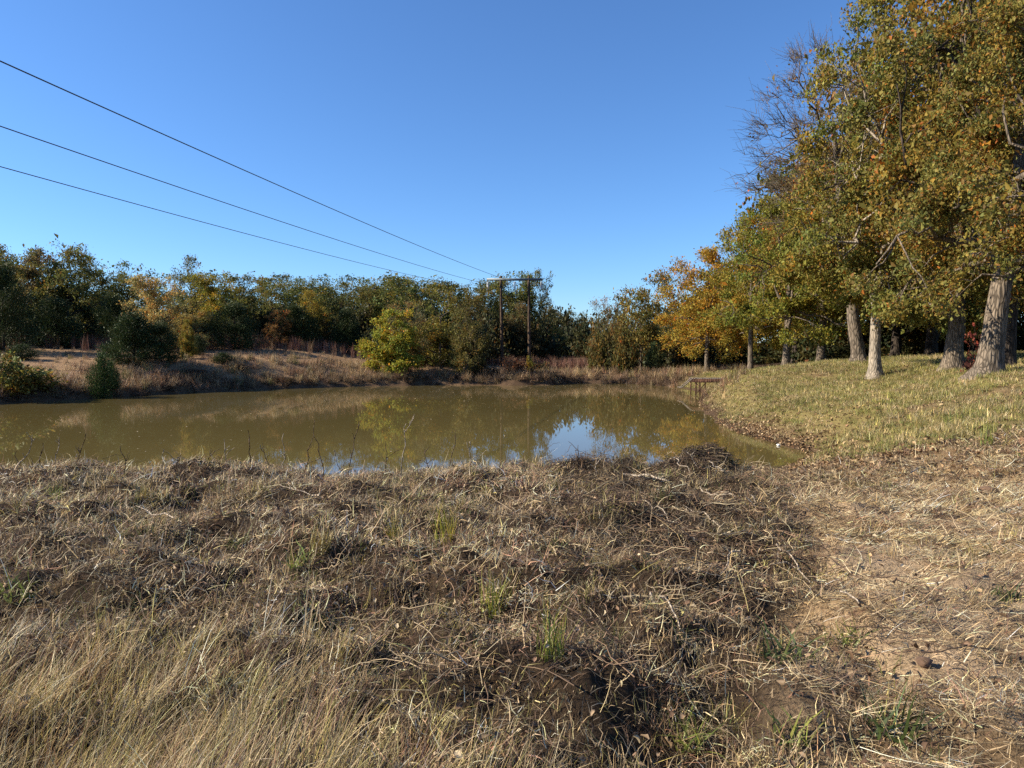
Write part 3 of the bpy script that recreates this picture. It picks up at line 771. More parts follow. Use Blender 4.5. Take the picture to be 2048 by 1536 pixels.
# -- shrubs
shrubA = gen_shrub(70, 1.4, 1.1, 90, 45, 0.12)
shrubB = gen_shrub(71, 1.2, 1.0, 80, 30, 0.11, twiggy=2)
shrubC = gen_shrub(72, 1.3, 1.0, 100, 16, 0.10, twiggy=4)
under = gen_shrub(73, 2.6, 2.2, 110, 40, 0.22, sig=0.3)
shr = [(35, 40.5, 722, 62, shrubA, (0.165, 0.15, 0.035), 'yellow-leaved shrub at the left end of the pond shore'), (85, 41.5, 765, 30, shrubC, BR, 'brown twiggy shrub right of the yellow-leaved shrub'),
       (958, 62.5, 718, 20, shrubA, (0.075, 0.07, 0.03), 'olive bush at the water left of the left power pole'), (985, 61.5, 737, 15, shrubB, (0.03, 0.026, 0.018), 'small blackish bush at the water below the left power pole'),
       (1032, 64, 712, 26, shrubC, (0.14, 0.075, 0.04), 'reddish twiggy bush between the feet of the power poles'), (1059, 66, 720, 10, shrubA, (0.22, 0.18, 0.03), 'tiny yellow bush at the foot of the right power pole'),
       (1082, 62.5, 742, 34, shrubB, (0.04, 0.034, 0.02), 'dark low bush on the point right of the power poles'), (1060, 61.3, 752, 14, shrubA, (0.075, 0.085, 0.03), 'small green bush at the water on the point'),
       (1010, 61.5, 748, 22, shrubC, (0.07, 0.048, 0.03), 'low brown bush at the water below the left power pole'), (1085, 66, 725, 16, shrubB, (0.16, 0.125, 0.05), 'straw-coloured bush behind the dark low bush'),
       (1200, 70, 660, 30, under, (0.115, 0.095, 0.026), 'wide olive thicket below the willow'), (1250, 68, 668, 26, under, (0.125, 0.10, 0.026), 'leafy thicket below the olive tree at the far corner'),
       (560, 55.5, 752, 40, shrubC, (0.09, 0.06, 0.035), 'dark brown weed heap on the far bank below the field'), (470, 55, 738, 34, shrubC, (0.12, 0.085, 0.05), 'grey-brown weed heap on the far bank'),
       (385, 52, 745, 40, shrubC, (0.11, 0.075, 0.045), 'grey twiggy thicket right of the cedar pair'), (810, 60.3, 752, 34, shrubC, (0.08, 0.055, 0.032), 'dark brush at the water under the bright young tree')]
for k, (px, Y, top, hw, t, c, lab) in enumerate(shr):
    plant_px(t, 'shrub', px, Y, top, hw, lab, c, cat='shrub', rz=k * 1.4, stem='stems', wood=M_TWIG)
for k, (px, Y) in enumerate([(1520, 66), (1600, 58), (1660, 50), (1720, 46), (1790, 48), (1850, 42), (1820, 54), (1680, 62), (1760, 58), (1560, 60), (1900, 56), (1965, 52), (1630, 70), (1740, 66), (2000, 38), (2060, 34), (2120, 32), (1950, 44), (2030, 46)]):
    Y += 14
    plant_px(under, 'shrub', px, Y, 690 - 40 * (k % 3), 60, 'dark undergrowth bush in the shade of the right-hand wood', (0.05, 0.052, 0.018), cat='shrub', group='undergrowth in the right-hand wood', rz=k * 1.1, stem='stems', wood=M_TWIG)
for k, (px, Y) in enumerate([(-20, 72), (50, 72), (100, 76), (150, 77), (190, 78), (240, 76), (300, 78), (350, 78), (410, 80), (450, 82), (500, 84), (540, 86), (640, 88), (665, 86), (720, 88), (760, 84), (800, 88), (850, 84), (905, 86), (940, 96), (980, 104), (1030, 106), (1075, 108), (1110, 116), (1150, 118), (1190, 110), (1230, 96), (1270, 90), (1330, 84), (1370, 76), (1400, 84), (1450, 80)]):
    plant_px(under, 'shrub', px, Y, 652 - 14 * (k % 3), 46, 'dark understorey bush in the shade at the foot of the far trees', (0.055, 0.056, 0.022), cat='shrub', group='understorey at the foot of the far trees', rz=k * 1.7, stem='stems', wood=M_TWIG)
redsap = gen_shrub(74, 1.5, 0.6, 44, 5, 0.12, stems=3, sig=0.10, twiggy=1)
plant_px(redsap, 'sapling', 1944, 24.0, 646, 24, 'red-leaved sapling between the two dark oak trunks', (0.22, 0.07, 0.045), cat='shrub', stem='stems', wood=M_TWIG)

# ------------------------------------------------------------------ power line
def build_hframe():
    e = bpy.data.objects.new('power_pole_frame', None); COL.objects.link(e)
    Y0 = 84.0
    pl, pr = at(1001.5, 560, Y0), at(1057.5, 560, Y0)
    cx = (pl[0] + pr[0]) / 2
    e.location = (cx, Y0, 0)
    e['label'] = 'two-legged wooden power line frame with grey crossarm on the far bank'; e['category'] = 'power pole'
    ztop = at(1001, 552, Y0)[2]
    for px, b in ((pl, 0.17), (pr, 0.1)):
        g = tz(px[0], Y0)
        zz = np.linspace(g - 0.4, ztop, 9)
        mb = MB(); mb.tube(np.c_[np.full(9, px[0] - cx) + b * (1 - (zz - g) / (ztop - g)), np.zeros(9), zz], np.linspace(0.21, 0.14, 9), 12, cap=True)
        link('pole', mb.mesh('pole'), M_POLE, e)
    za = at(1029, 559, Y0)[2]
    half = 55.5 / FPX * Y0
    for s in (-1, 1):
        mb = MB(); mb.box((0, s * 0.235, za), (2 * half, 0.12, 0.24)); link('crossarm', mb.mesh('crossarm', False), M_STEEL, e)
    for px in (pl, pr):
        mb = MB(); mb.tube(np.array([[px[0] - cx, -0.34, za], [px[0] - cx, 0.34, za]]), 0.03, 6, cap=True); link('bolt', mb.mesh('bolt'), M_STEEL, e)
    ends = []
    for xx in (-half + 0.14, 0.0, half - 0.14):
        st = bpy.data.objects.new('insulator_string', None)
        mb = MB(); mb.tube(np.array([[xx, 0, za + 0.1], [xx, 0, za - 1.26]]), 0.02, 6); st = link('insulator_string', mb.mesh('insulator_string'), M_STEEL, e)
        hb = MB(); hb.box((xx, 0, za + 0.02), (0.08, 0.4, 0.1)); link('hanger', hb.mesh('hanger', False), M_STEEL, st)
        for k in range(7):
            zc = za - 0.34 - k * 0.125
            mb = MB(); mb.tube(np.array([[xx, 0, zc + 0.05], [xx, 0, zc + 0.035], [xx, 0, zc - 0.02], [xx, 0, zc - 0.045]]), np.array([0.04, 0.12, 0.185, 0.06]), 12, cap=True)
            link('insulator_disc', mb.mesh('insulator_disc'), M_PORC, st)
        ends.append(np.array([cx + xx, Y0, za - 1.26]))
    th = math.atan(0.1695)
    names = ['lowest overhead wire crossing the left of the sky', 'middle overhead wire crossing the left of the sky', 'highest overhead wire crossing the left of the sky']
    for p, lab in zip(ends, names):
        s = np.linspace(-95, 165, 90)
        x = p[0] - s * math.sin(th); y = p[1] - s * math.cos(th)
        z = p[2] - 0.0545 * np.abs(s) + 3.24e-4 * s * s
        mb = MB(); mb.tube(np.c_[x, y, z], 0.0135, 5)
        link('overhead_wire', mb.mesh('overhead_wire'), M_WIRE, label=lab, cat='wire', group='overhead wires')
build_hframe()

# ------------------------------------------------------------------ dock
def build_dock():
    e = bpy.data.objects.new('dock', None); COL.objects.link(e)
    p = at(1389, 757, 47.0); x0, y0, zt = p[0], p[1], p[2]
    L, Wd = 4.6, 1.5
    e.location = (x0, y0, 0)
    e['label'] = 'small dark wooden dock with a ladder at the far end of the pond'; e['category'] = 'dock'
    rng = np.random.default_rng(3)
    n = int(L / 0.15)
    mb = MB(); mb.box((0, 0, 0), (0.138, Wd + 0.06, 0.035)); pm = mb.mesh('plank', False)
    for k in range(n):
        o = link('plank', pm, M_DOCK_GREY, e, (0.075 + k * 0.15, Wd / 2, zt - 0.018 + rng.normal(0, 0.003))); o.rotation_euler = (rng.normal(0, 0.004), 0, rng.normal(0, 0.008))
    for yy in (0.0, Wd):
        mb = MB(); mb.box((L / 2, yy, zt - 0.038 - 0.12), (L, 0.045, 0.235)); link('joist', mb.mesh('joist', False), M_DOCK, e)
    mb = MB(); mb.box((-0.025, Wd / 2, zt - 0.15), (0.045, Wd + 0.05, 0.22)); link('end_beam', mb.mesh('end_beam', False), M_DOCK, e)
    for xx in (0.12, 0.75, 2.4, 4.2):
        for yy in (0.08, Wd - 0.08):
            zb = min(-0.5, 0) if xx < 1 else tz(x0 + xx, y0 + yy) - 0.4
            mb = MB(); mb.box((xx, yy, (zb + zt - 0.045) / 2), (0.075, 0.075, zt - 0.045 - zb)); link('post', mb.mesh('post', False), M_DOCK, e)
    for (a, b) in (((0.12, 0.02, 0.05), (0.75, 0.02, zt - 0.3)), ((0.75, 0.02, 0.05), (0.12, 0.02, zt - 0.3))):
        mb = MB(); mb.tube(np.array([a, b], float), 0.025, 6, cap=True); link('brace', mb.mesh('brace'), M_DOCK, e)
    # ladder slanting from the end of the deck down to the water
    a = np.array([-0.02, 0, zt + 0.02]); b = np.array([-0.75, 0, zt - 0.62])
    lad = bpy.data.objects.new('ladder', None)
    for yy in (0.25, 0.8):
        mb = MB(); mb.tube(np.array([a + (0, yy, 0), b + (0, yy, 0), b + (-0.2, yy, 0.0)]), 0.035, 6, cap=True); link('ladder_rail', mb.mesh('ladder_rail'), M_DOCK_GREY, e)
    for t in (0.15, 0.35, 0.55, 0.75, 0.95):
        q = a + (b - a) * t
        mb = MB(); mb.tube(np.array([q + (0, 0.25, 0), q + (0, 0.8, 0)]), 0.022, 6, cap=True); link('rung', mb.mesh('rung'), M_DOCK_GREY, e)
    bpy.data.objects.remove(lad)
build_dock()

# ------------------------------------------------------------------ posts, clods, sticks and stalks
for px, top, base, Y, lab in ((1716, 697, 719, 45.0, 'left one of two short wooden posts beside the pale trunk'), (1723, 697, 719, 45.3, 'right one of two short wooden posts beside the pale trunk'), (1652, 716, 734, 46.0, 'low pale stub of a post left of the pale trunk')):
    x = at(px, 700, Y)[0]; g = tz(x, Y); zt = max(at(px, top, Y)[2], g + 0.45)
    mb = MB(); zz = np.linspace(g - 0.3, zt, 5); mb.tube(np.c_[x + 0.02 * np.sin(zz * 3), np.full(5, Y), zz], np.linspace(0.075, 0.06, 5), 9, cap=True)
    link('wooden_post', mb.mesh('wooden_post'), M_BARK if px > 1700 else M_STICK, label=lab, cat='post')

def clod(px, py, r, mat, name, label, cat, flat=0.65, seed=0):
    p = hit(px, py)
    rng = np.random.default_rng(seed)
    u = np.linspace(0, np.pi, 8); P = []
    mb = MB(); zz = np.cos(u[::-1]) * r * flat; rr = np.sin(u) * r + 1e-3
    off = rng.uniform(0, 9)
    mb.tube(np.c_[np.zeros(8), np.zeros(8), zz], rr, 10, ridge=lambda k, th: 1 + 0.22 * np.sin(2 * th + off + k) + 0.12 * np.sin(5 * th + 2 * k))
    link(name, mb.mesh(name, False), mat, loc=(p[0], p[1], max(p[2], 0) + r * flat * 0.55), label=label, cat=cat)
clod(1976, 988, 0.085, M_CLOD, 'dirt_clod', 'dark round dirt clod on the dry ground at the right', 'clod', seed=1)
clod(1557, 892, 0.06, M_WHITE, 'pale_stone', 'small white stone at the edge of the water on the right', 'stone', seed=2)
clod(1630, 916, 0.10, M_CLOD, 'dirt_clod', 'brown lump lying on the shore right of the white stone', 'clod', 0.5, seed=3)
clod(1848, 1330, 0.04, M_CLOD, 'dirt_clod', 'small dark clod on the bare soil near the right edge', 'clod', seed=4)

rngs = np.random.default_rng(8)
def stick(a, b, r, mat, label, lift=0.04, twigs=1, arch=0.03):
    A, B = hit(*a), hit(*b)
    n = 9
    P = crook(A, B, n, 0.12, 0, rngs)
    g = terrain(P[:, 0], P[:, 1])
    P[:, 2] = np.maximum(g.max() * 0.3 + g * 0.7, g) + r + lift + arch * np.sin(np.linspace(0, np.pi, n))
    mb = MB(); mb.tube(P, np.linspace(r, r * 0.5, n), 6, cap=True)
    L = np.linalg.norm(B - A)
    for _ in range(twigs):
        k = rngs.integers(2, n - 2)
        d = (P[k + 1] - P[k]) / np.linalg.norm(P[k + 1] - P[k]) + rngs.normal(0, 0.6, 3); d[2] = abs(d[2]) * 0.4
        mb.tube(crook(P[k], P[k] + d * L * 0.25, 4, 0.2, 0.02, rngs), np.linspace(r * 0.5, r * 0.2, 4), 5)
    link('stick', mb.mesh('stick'), mat, label=label, cat='stick', group='sticks on the mown bank')
stick((1553, 1105), (1620, 1184), 0.008, M_STICK, 'straight pale stick lying on bare soil right of the dark brush')
stick((1245, 960), (1338, 973), 0.016, M_STICK, 'thick pale stick lying across the crest left of the brush heap')
stick((1680, 1200), (1722, 1236), 0.008, M_STICK, 'short bleached stick beside the hollow in the soil', twigs=0)
stick((1440, 1068), (1372, 1030), 0.007, M_STICK, 'thin pale stick below the brush heap')
stick((1356, 935), (1378, 962), 0.008, M_STICK, 'bleached stick on the left face of the brush heap', 0.10)
stick((1418, 945), (1446, 962), 0.009, M_STICK, 'bleached stick on the right face of the brush heap', 0.10)
stick((1400, 990), (1470, 1004), 0.010, M_STICK, 'curved pale branch lying just below the brush heap', 0.05, 2)
stick((1280, 1010), (1360, 1060), 0.008, M_STICK, 'long pale stalk slanting through the dark brush')
stick((1500, 1000), (1512, 1018), 0.008, M_STICK, 'short pale stick right of the brush heap', twigs=0)
stick((1820, 955), (1855, 945), 0.010, M_STICK, 'pale stick by the dark clumps on the right', twigs=1)
stick((640, 1010), (560, 990), 0.006, M_STICK, 'bleached stalk lying on the mat left of centre', 0.08)
stick((350, 1060), (250, 1030), 0.006, M_STICK, 'long bleached stalk on the mat at the left', 0.08)
stick((1300, 1215), (1360, 1290), 0.008, M_STICK, 'pale stalk slanting down below the dark brush', 0.05)
stick((1480, 1130), (1410, 1180), 0.007, M_STICK, 'pale stalk crossing the dark brush right of centre', 0.06, 2)

ORD = ['leftmost'] + [w + ' from the left' for w in 'second third fourth fifth sixth seventh eighth ninth tenth eleventh twelfth thirteenth fourteenth fifteenth sixteenth seventeenth eighteenth nineteenth twentieth twenty-first twenty-second twenty-third twenty-fourth twenty-fifth twenty-sixth twenty-seventh'.split()] + ['rightmost']
for k, (bx, by, tx, ty) in enumerate(sorted([(24, 945, 64, 872), (112, 945, 118, 874), (70, 940, 86, 886), (140, 935, 171, 868), (320, 940, 328, 898), (345, 945, 362, 909), (460, 965, 448, 878), (500, 940, 496, 860), (566, 940, 567, 866),
                                      (600, 945, 626, 874), (646, 930, 629, 840), (700, 930, 718, 844), (806, 915, 829, 829), (765, 930, 771, 883), (897, 925, 911, 860), (938, 920, 941, 882), (1158, 945, 1156, 890), (1196, 950, 1193, 914), (1218, 950, 1220, 928),
                                      (250, 945, 240, 892), (40, 950, 30, 905), (410, 940, 425, 900), (540, 935, 520, 890), (690, 930, 668, 900), (1040, 935, 1052, 905), (1400, 930, 1382, 905), (860, 925, 850, 895), (1330, 950, 1318, 925)])):
    Y = 9.7 + 0.5 * math.sin(k * 2.3)
    x = at(bx, by, Y)[0]; g = tz(x, Y)
    tip = at(tx, ty, Y - 0.1)
    rng = np.random.default_rng(100 + k)
    P = crook(np.array([x, Y, g - 0.05]), tip, 8, 0.14, 0, rng)
    mb = MB(); mb.tube(P, np.linspace(0.0085, 0.0035, 8), 5)
    for _ in range(rng.integers(1, 5)):
        j = rng.integers(3, 7); d = np.array([rng.normal(0, 0.7), rng.normal(0, 0.4), 0.8]); L = rng.uniform(0.05, 0.18)
        mb.tube(crook(P[j], P[j] + d * L, 4, 0.2, 0.05, rng), np.linspace(0.005, 0.0025, 4), 4)
    link('weed_stalk', mb.mesh('weed_stalk'), M_STALK if k % 3 else M_STICK, label='thin dead weed stalk on the crest against the water, ' + ORD[k], cat='stalk', group='dead weed stalks along the crest of the bank')

# ------------------------------------------------------------------ blades, tufts and scattered cover
def blades(seed, n, rad, L, th0, curl, width, segs=4, az=None, azs=9.0, base_z=0.0, hue=0.15, wind=0.0, jit=0.25, taper=1.0):
    rng = np.random.default_rng(seed)
    a = rng.uniform(0, 2 * np.pi, n); r = rad * np.sqrt(rng.random(n))
    p = np.c_[r * np.cos(a), r * np.sin(a), base_z * rng.random(n)]
    phi = rng.uniform(0, 2 * np.pi, n) if az is None else rng.normal(az, azs, n)
    ln = rng.uniform(*L, n); th = np.clip(np.abs(rng.normal(*th0, n)), 0, 1.62); cu = rng.normal(*curl, n)
    tw = rng.uniform(-0.9, 0.9, n)
    wd = width * rng.uniform(0.6, 1.4, n)
    V = np.zeros((n, segs + 1, 2, 3))
    q = p.copy()
    kink = rng.normal(0, 0.25, (n, segs + 1))
    for k in range(segs + 1):
        t = np.clip(th + cu * (k / segs) + kink[:, k] * 0.3, -0.2, 2.2); ph = phi + kink[:, k]
        tan = np.c_[np.sin(t) * np.cos(ph), np.sin(t) * np.sin(ph), np.cos(t)]
        sd = np.c_[-np.sin(phi), np.cos(phi), np.zeros(n)]
        nn = np.cross(tan, sd)
        sv = sd * np.cos(tw)[:, None] + nn * np.sin(tw)[:, None]
        wk = wd * (1 - taper * (k / segs) ** 1.5 * 0.92)
        V[:, k, 0] = q - sv * wk[:, None] / 2; V[:, k, 1] = q + sv * wk[:, None] / 2
        q = q + tan * (ln / segs)[:, None]
        q[:, 2] = np.maximum(q[:, 2], 0.004 + 0.02 * rng.random(n))
    b = np.arange(n)[:, None] * (segs + 1) * 2; k = np.arange(segs)[None] * 2
    F = np.stack([b + k, b + k + 1, b + k + 3, b + k + 2], -1).reshape(-1, 4)
    h = rng.normal(0, hue, n); br = np.exp(rng.normal(0, jit, n))
    lc = np.stack([br * np.exp(0.5 * h), br, br * np.exp(-0.7 * h)], 1)
    return V.reshape(-1, 3), F, np.repeat(lc, (segs + 1) * 2, 0)
def merge(parts):
    V, F, C, n = [], [], [], 0
    for v, f, c in parts:
        V.append(v); F.append(f + n); C.append(c); n += len(v)
    return np.concatenate(V), np.concatenate(F), np.concatenate(C)
def bmesh_(name, parts):
    V, F, C = merge(parts) if isinstance(parts, list) else parts
    return mesh_from(name, V, [F], {'lc': ('FLOAT_COLOR', C)})

PROTO = {}
def protos(key, meshes, mat):
    c = bpy.data.collections.new('proto_' + key)
    for k, me in enumerate(meshes):
        me.materials.append(mat)
        o = bpy.data.objects.new('%s_%02d' % (key, k), me); c.objects.link(o)
    PROTO[key] = (c, len(meshes))

def scatter(name, key, x, y, scale, tint, label, cat, rz=None, rng=None, tilt=0.12, dz=0.0, z=None, kind='stuff', zscale=None):
    rng = rng or np.random.default_rng(len(x))
    coll, nv = PROTO[key]
    n = len(x)
    zz = terrain(x, y) if z is None else z
    rot = np.c_[rng.normal(0, tilt, n), rng.normal(0, tilt, n), rng.uniform(0, 6.283, n) if rz is None else rz]
    scl = np.repeat(np.asarray(scale, float)[:, None], 3, 1)
    if zscale is not None: scl[:, 2] *= zscale
    me = mesh_from(name, np.c_[x, y, zz + dz], [], {'rot': ('FLOAT_VECTOR', rot), 'scl': ('FLOAT_VECTOR', scl), 'idx': ('INT', rng.integers(0, nv, n).astype(np.int32)), 'tint': ('FLOAT_COLOR', tint)})
    g = bpy.data.node_groups.new(name, 'GeometryNodeTree')
    g.interface.new_socket('Geometry', in_out='INPUT', socket_type='NodeSocketGeometry'); g.interface.new_socket('Geometry', in_out='OUTPUT', socket_type='NodeSocketGeometry')
    i = g.nodes.new('NodeGroupInput'); o = g.nodes.new('NodeGroupOutput'); ip = g.nodes.new('GeometryNodeInstanceOnPoints')
    ci = g.nodes.new('GeometryNodeCollectionInfo'); ci.inputs['Collection'].default_value = coll; ci.inputs['Separate Children'].default_value = True; ci.inputs['Reset Children'].default_value = True
    def na(nm, ty):
        a = g.nodes.new('GeometryNodeInputNamedAttribute'); a.data_type = ty; a.inputs['Name'].default_value = nm; return a.outputs['Attribute']
    g.links.new(i.outputs[0], ip.inputs['Points']); g.links.new(ci.outputs[0], ip.inputs['Instance'])
    ip.inputs['Pick Instance'].default_value = True
    g.links.new(na('idx', 'INT'), ip.inputs['Instance Index']); g.links.new(na('rot', 'FLOAT_VECTOR'), ip.inputs['Rotation']); g.links.new(na('scl', 'FLOAT_VECTOR'), ip.inputs['Scale'])
    g.links.new(ip.outputs[0], o.inputs[0])
    ob = link(name, me, None, label=label, cat=cat, kind=kind)
    md = ob.modifiers.new('scatter', 'NODES'); md.node_group = g
    return ob

def tints(n, rng, cols, p, var=0.18):
    cols = np.array(cols); k = rng.choice(len(cols), n, p=np.array(p) / np.sum(p))
    return np.clip(cols[k] * np.exp(rng.normal(0, var, (n, 1))), 0, 0.8)
def sample(n, x0, x1, y0, y1, rng):
    return rng.uniform(x0, x1, n), rng.uniform(y0, y1, n)
def fan(n, y0, y1, rng, a=-0.86, b=0.86, pad=0.6, power=1.0):
    """ground points between two distances, as wide as the view there plus a margin"""
    y = y0 + (y1 - y0) * rng.random(n) ** power
    return (a + (b - a) * rng.random(n)) * y + rng.normal(0, pad, n), y

protos('lawn', [bmesh_('lawn', [blades(370 + k, 42, 0.16, (0.05, 0.14), (0.5, 0.35), (0.7, 0.5), 0.008, 2, jit=0.35)]) for k in range(5)], M_BLADE)
protos('weed', [bmesh_('weed', [blades(400 + k, 34, 0.28, (0.30, 0.85), (0.25, 0.2), (0.5, 0.4), 0.022, 3, jit=0.4), blades(430 + k, 30, 0.35, (0.1, 0.3), (0.8, 0.4), (0.5, 0.5), 0.025, 2, jit=0.4)]) for k in range(6)], M_BLADE)
protos('bluestem', [bmesh_('bluestem', [blades(460 + k, 26, 0.20, (0.7, 1.3), (0.10, 0.07), (0.15, 0.15), 0.02, 3, jit=0.35)]) for k in range(5)], M_BLADE)
def litter_leaf(seed):
    rng = np.random.default_rng(seed)
    L, W = 0.085, 0.05
    xs = np.linspace(0, 1, 4); prof = np.array([0.15, 0.95, 0.85, 0.05])
    V = []
    for t, p in zip(xs, prof):
        zc = 0.022 * math.sin(t * 3.1) * rng.uniform(0.2, 1.3)
        V += [(t * L - L / 2, -p * W / 2, zc + 0.016 * rng.random()), (t * L - L / 2, 0, zc * 0.5), (t * L - L / 2, p * W / 2, zc + 0.016 * rng.random())]
    F = []
    for k in range(3):
        a = k * 3; F += [(a, a + 3, a + 4, a + 1), (a + 1, a + 4, a + 5, a + 2)]
    return mesh_from('leaf', np.array(V), [np.array(F)], {'lc': ('FLOAT_COLOR', np.ones((12, 3)))})
protos('leaf', [litter_leaf(500 + k) for k in range(6)], M_LITTER)
def twig_proto(seed, L=0.30, r=0.0032):
    rng = np.random.default_rng(seed); mb = MB()
    for _ in range(5):
        a = rng.uniform(0, 6.28); l = L * rng.uniform(0.35, 1.1); o = rng.normal(0, 0.1, 3); o[2] = 0.015 + abs(o[2]) * 0.6
        d = np.array([math.cos(a), math.sin(a), rng.normal(0.05, 0.22)])
        P = crook(o - d * l / 2, o + d * l / 2, 6, 0.16, 0.02, rng); P[:, 2] = np.maximum(P[:, 2], 0.005)
        mb.tube(P, np.linspace(r, r * 0.5, 6) * rng.uniform(0.6, 1.3), 4)
    me = mb.mesh('twigs')
    a = me.attributes.new('lc', 'FLOAT_COLOR', 'POINT'); a.data.foreach_set('color', np.ones(len(me.vertices) * 4, np.float32))
    return me
protos('twig', [twig_proto(520 + k) for k in range(7)], M_LITTER)

rg = np.random.default_rng(77)
TAN = (0.45, 0.335, 0.18); GREY = (0.36, 0.272, 0.168); BRN = (0.19, 0.122, 0.076); DRK = (0.065, 0.042, 0.028); PALE = (0.58, 0.47, 0.295); YGR = (0.30, 0.255, 0.09); GRN = (0.10, 0.125, 0.03); RED = (0.21, 0.115, 0.075)

# near bank: every blade of the mown mat is real and follows the lumps of the ground
_gx0, _gy0, _gs = -16.0, 0.0, 0.03
_nx, _ny = 1140, 560
_GX, _GY = np.meshgrid(_gx0 + np.arange(_nx) * _gs, _gy0 + np.arange(_ny) * _gs)
_GZ = terrain(_GX.ravel(), _GY.ravel()).reshape(_ny, _nx)
def gz(x, y):
    i = np.clip(((x - _gx0) / _gs).astype(int), 0, _nx - 1); j = np.clip(((y - _gy0) / _gs).astype(int), 0, _ny - 1)
    return _GZ[j, i]
def turf(name, x, y, bz, L, th, phi, curl, wd, col, segs, label, rng, kinks=0.25, clear=0.006, cat='dry grass'):
    n = len(x)
    p = np.c_[x, y, gz(x, y) + bz]
    q = p.copy()
    V = np.zeros((n, segs + 1, 2, 3), np.float32)
    tw = rng.uniform(-0.9, 0.9, n); kk = rng.normal(0, kinks, (n, segs + 1))
    sd = np.c_[-np.sin(phi), np.cos(phi), np.zeros(n)]
    lift = clear + 0.02 * rng.random(n)
    for k in range(segs + 1):
        t = np.clip(th + curl * (k / segs) + kk[:, k] * 0.5, -0.3, 2.4); ph = phi + kk[:, k]
        tan = np.c_[np.sin(t) * np.cos(ph), np.sin(t) * np.sin(ph), np.cos(t)]
        sv = sd * np.cos(tw)[:, None] + np.cross(tan, sd) * np.sin(tw)[:, None]
        wk = wd * (1 - 0.9 * (k / segs) ** 1.5)
        V[:, k, 0] = q - sv * wk[:, None] / 2; V[:, k, 1] = q + sv * wk[:, None] / 2
        q = q + tan * (L / segs)[:, None]
        q[:, 2] = np.maximum(q[:, 2], gz(q[:, 0], q[:, 1]) + lift)
    b = np.arange(n)[:, None] * (segs + 1) * 2; k = np.arange(segs)[None] * 2
    F = np.stack([b + k, b + k + 1, b + k + 3, b + k + 2], -1).reshape(-1, 4)
    me = mesh_from(name, V.reshape(-1, 3), [F], {'lc': ('FLOAT_COLOR', np.repeat(col, (segs + 1) * 2, 0))})
    return link(name, me, M_GRASSOBJ, label=label, cat=cat, kind='stuff', color=(1, 1, 1))
def clumps(cx, cy, per, rad, rng):
    cnt = np.maximum(2, rng.poisson(per, len(cx)))
    r = np.repeat(np.arange(len(cx)), cnt)
    a = rng.uniform(0, 2 * np.pi, len(r)); u = np.sqrt(rng.random(len(r)))
    rr = np.asarray(rad)[r] * u
    return r, cx[r] + rr * np.cos(a), cy[r] + rr * np.sin(a), u, a
def jitter(c, rng, hue=0.10, br=0.32):
    h = rng.normal(0, hue, len(c)); b = np.exp(rng.normal(0, br, len(c)))
    return np.clip(c * np.stack([b * np.exp(0.5 * h), b, b * np.exp(-0.7 * h)], 1), 0.004, 0.72)

# matted mown grass
cx, cy = fan(8600, 1.7, 12.0, rg, power=0.8)
d, straw, lawn, litter, field = zones(cx, cy)
keep = (rg.random(len(cx)) > 0.92 * straw) & (rg.random(len(cx)) > lawn) & (d > 0.4) & (rg.random(len(cx)) > 0.35 * litter)
cx, cy = cx[keep], cy[keep]
pn = fbm(cx / 0.7, cy / 0.55, 92, 3)
rad = rg.uniform(0.07, 0.22, len(cx)) * (0.7 + 0.05 * cy)
r, x, y, u, a = clumps(cx, cy, 19, rad, rg)
tn = tints(len(cx), rg, [GREY, TAN, BRN, DRK, YGR, RED], [4, 3, 2.6, 1.0, 0.6, 1.2], 0.22)
q = cx / cy
dark = sstep(0.02, 0.14, q) * (1 - sstep(0.40, 0.52, q)) * sstep(3.6, 5.0, cy)
tn *= (1 - 0.68 * dark * sstep(-0.35, 0.15, fbm(cx / 1.3, cy / 1.3, 91)))[:, None] * np.exp(0.9 * pn)[:, None]
dome = rg.uniform(0.01, 0.11, len(cx)) * (0.4 + 1.2 * sstep(-0.3, 0.4, pn))
flow = 3.0 * fbm(cx / 1.1, cy / 1.1, 101) + rg.normal(0, 0.5, len(cx)) + rg.integers(0, 2, len(cx)) * np.pi
coh = rg.random(len(x)) < 0.55
phi = np.where(coh, flow[r] + rg.normal(0, 0.45, len(x)), a + rg.normal(0, 0.6, len(x)))
turf('matted_grass', x, y, dome[r] * (1 - u ** 2) * rg.uniform(0.2, 1, len(x)), (0.035 + 0.14 * rg.random(len(x)) ** 2.0) * (0.9 + 0.04 * y), np.abs(rg.normal(1.08, 0.42, len(x))), phi,
     rg.normal(0.5, 0.8, len(x)), 0.0038 * (y / 3) ** 0.55 * rg.uniform(0.5, 1.6, len(x)), jitter(tn[r], rg, 0.1, 0.5), 3, 'matted brown and grey mown grass covering the near bank', rg, kinks=0.4)
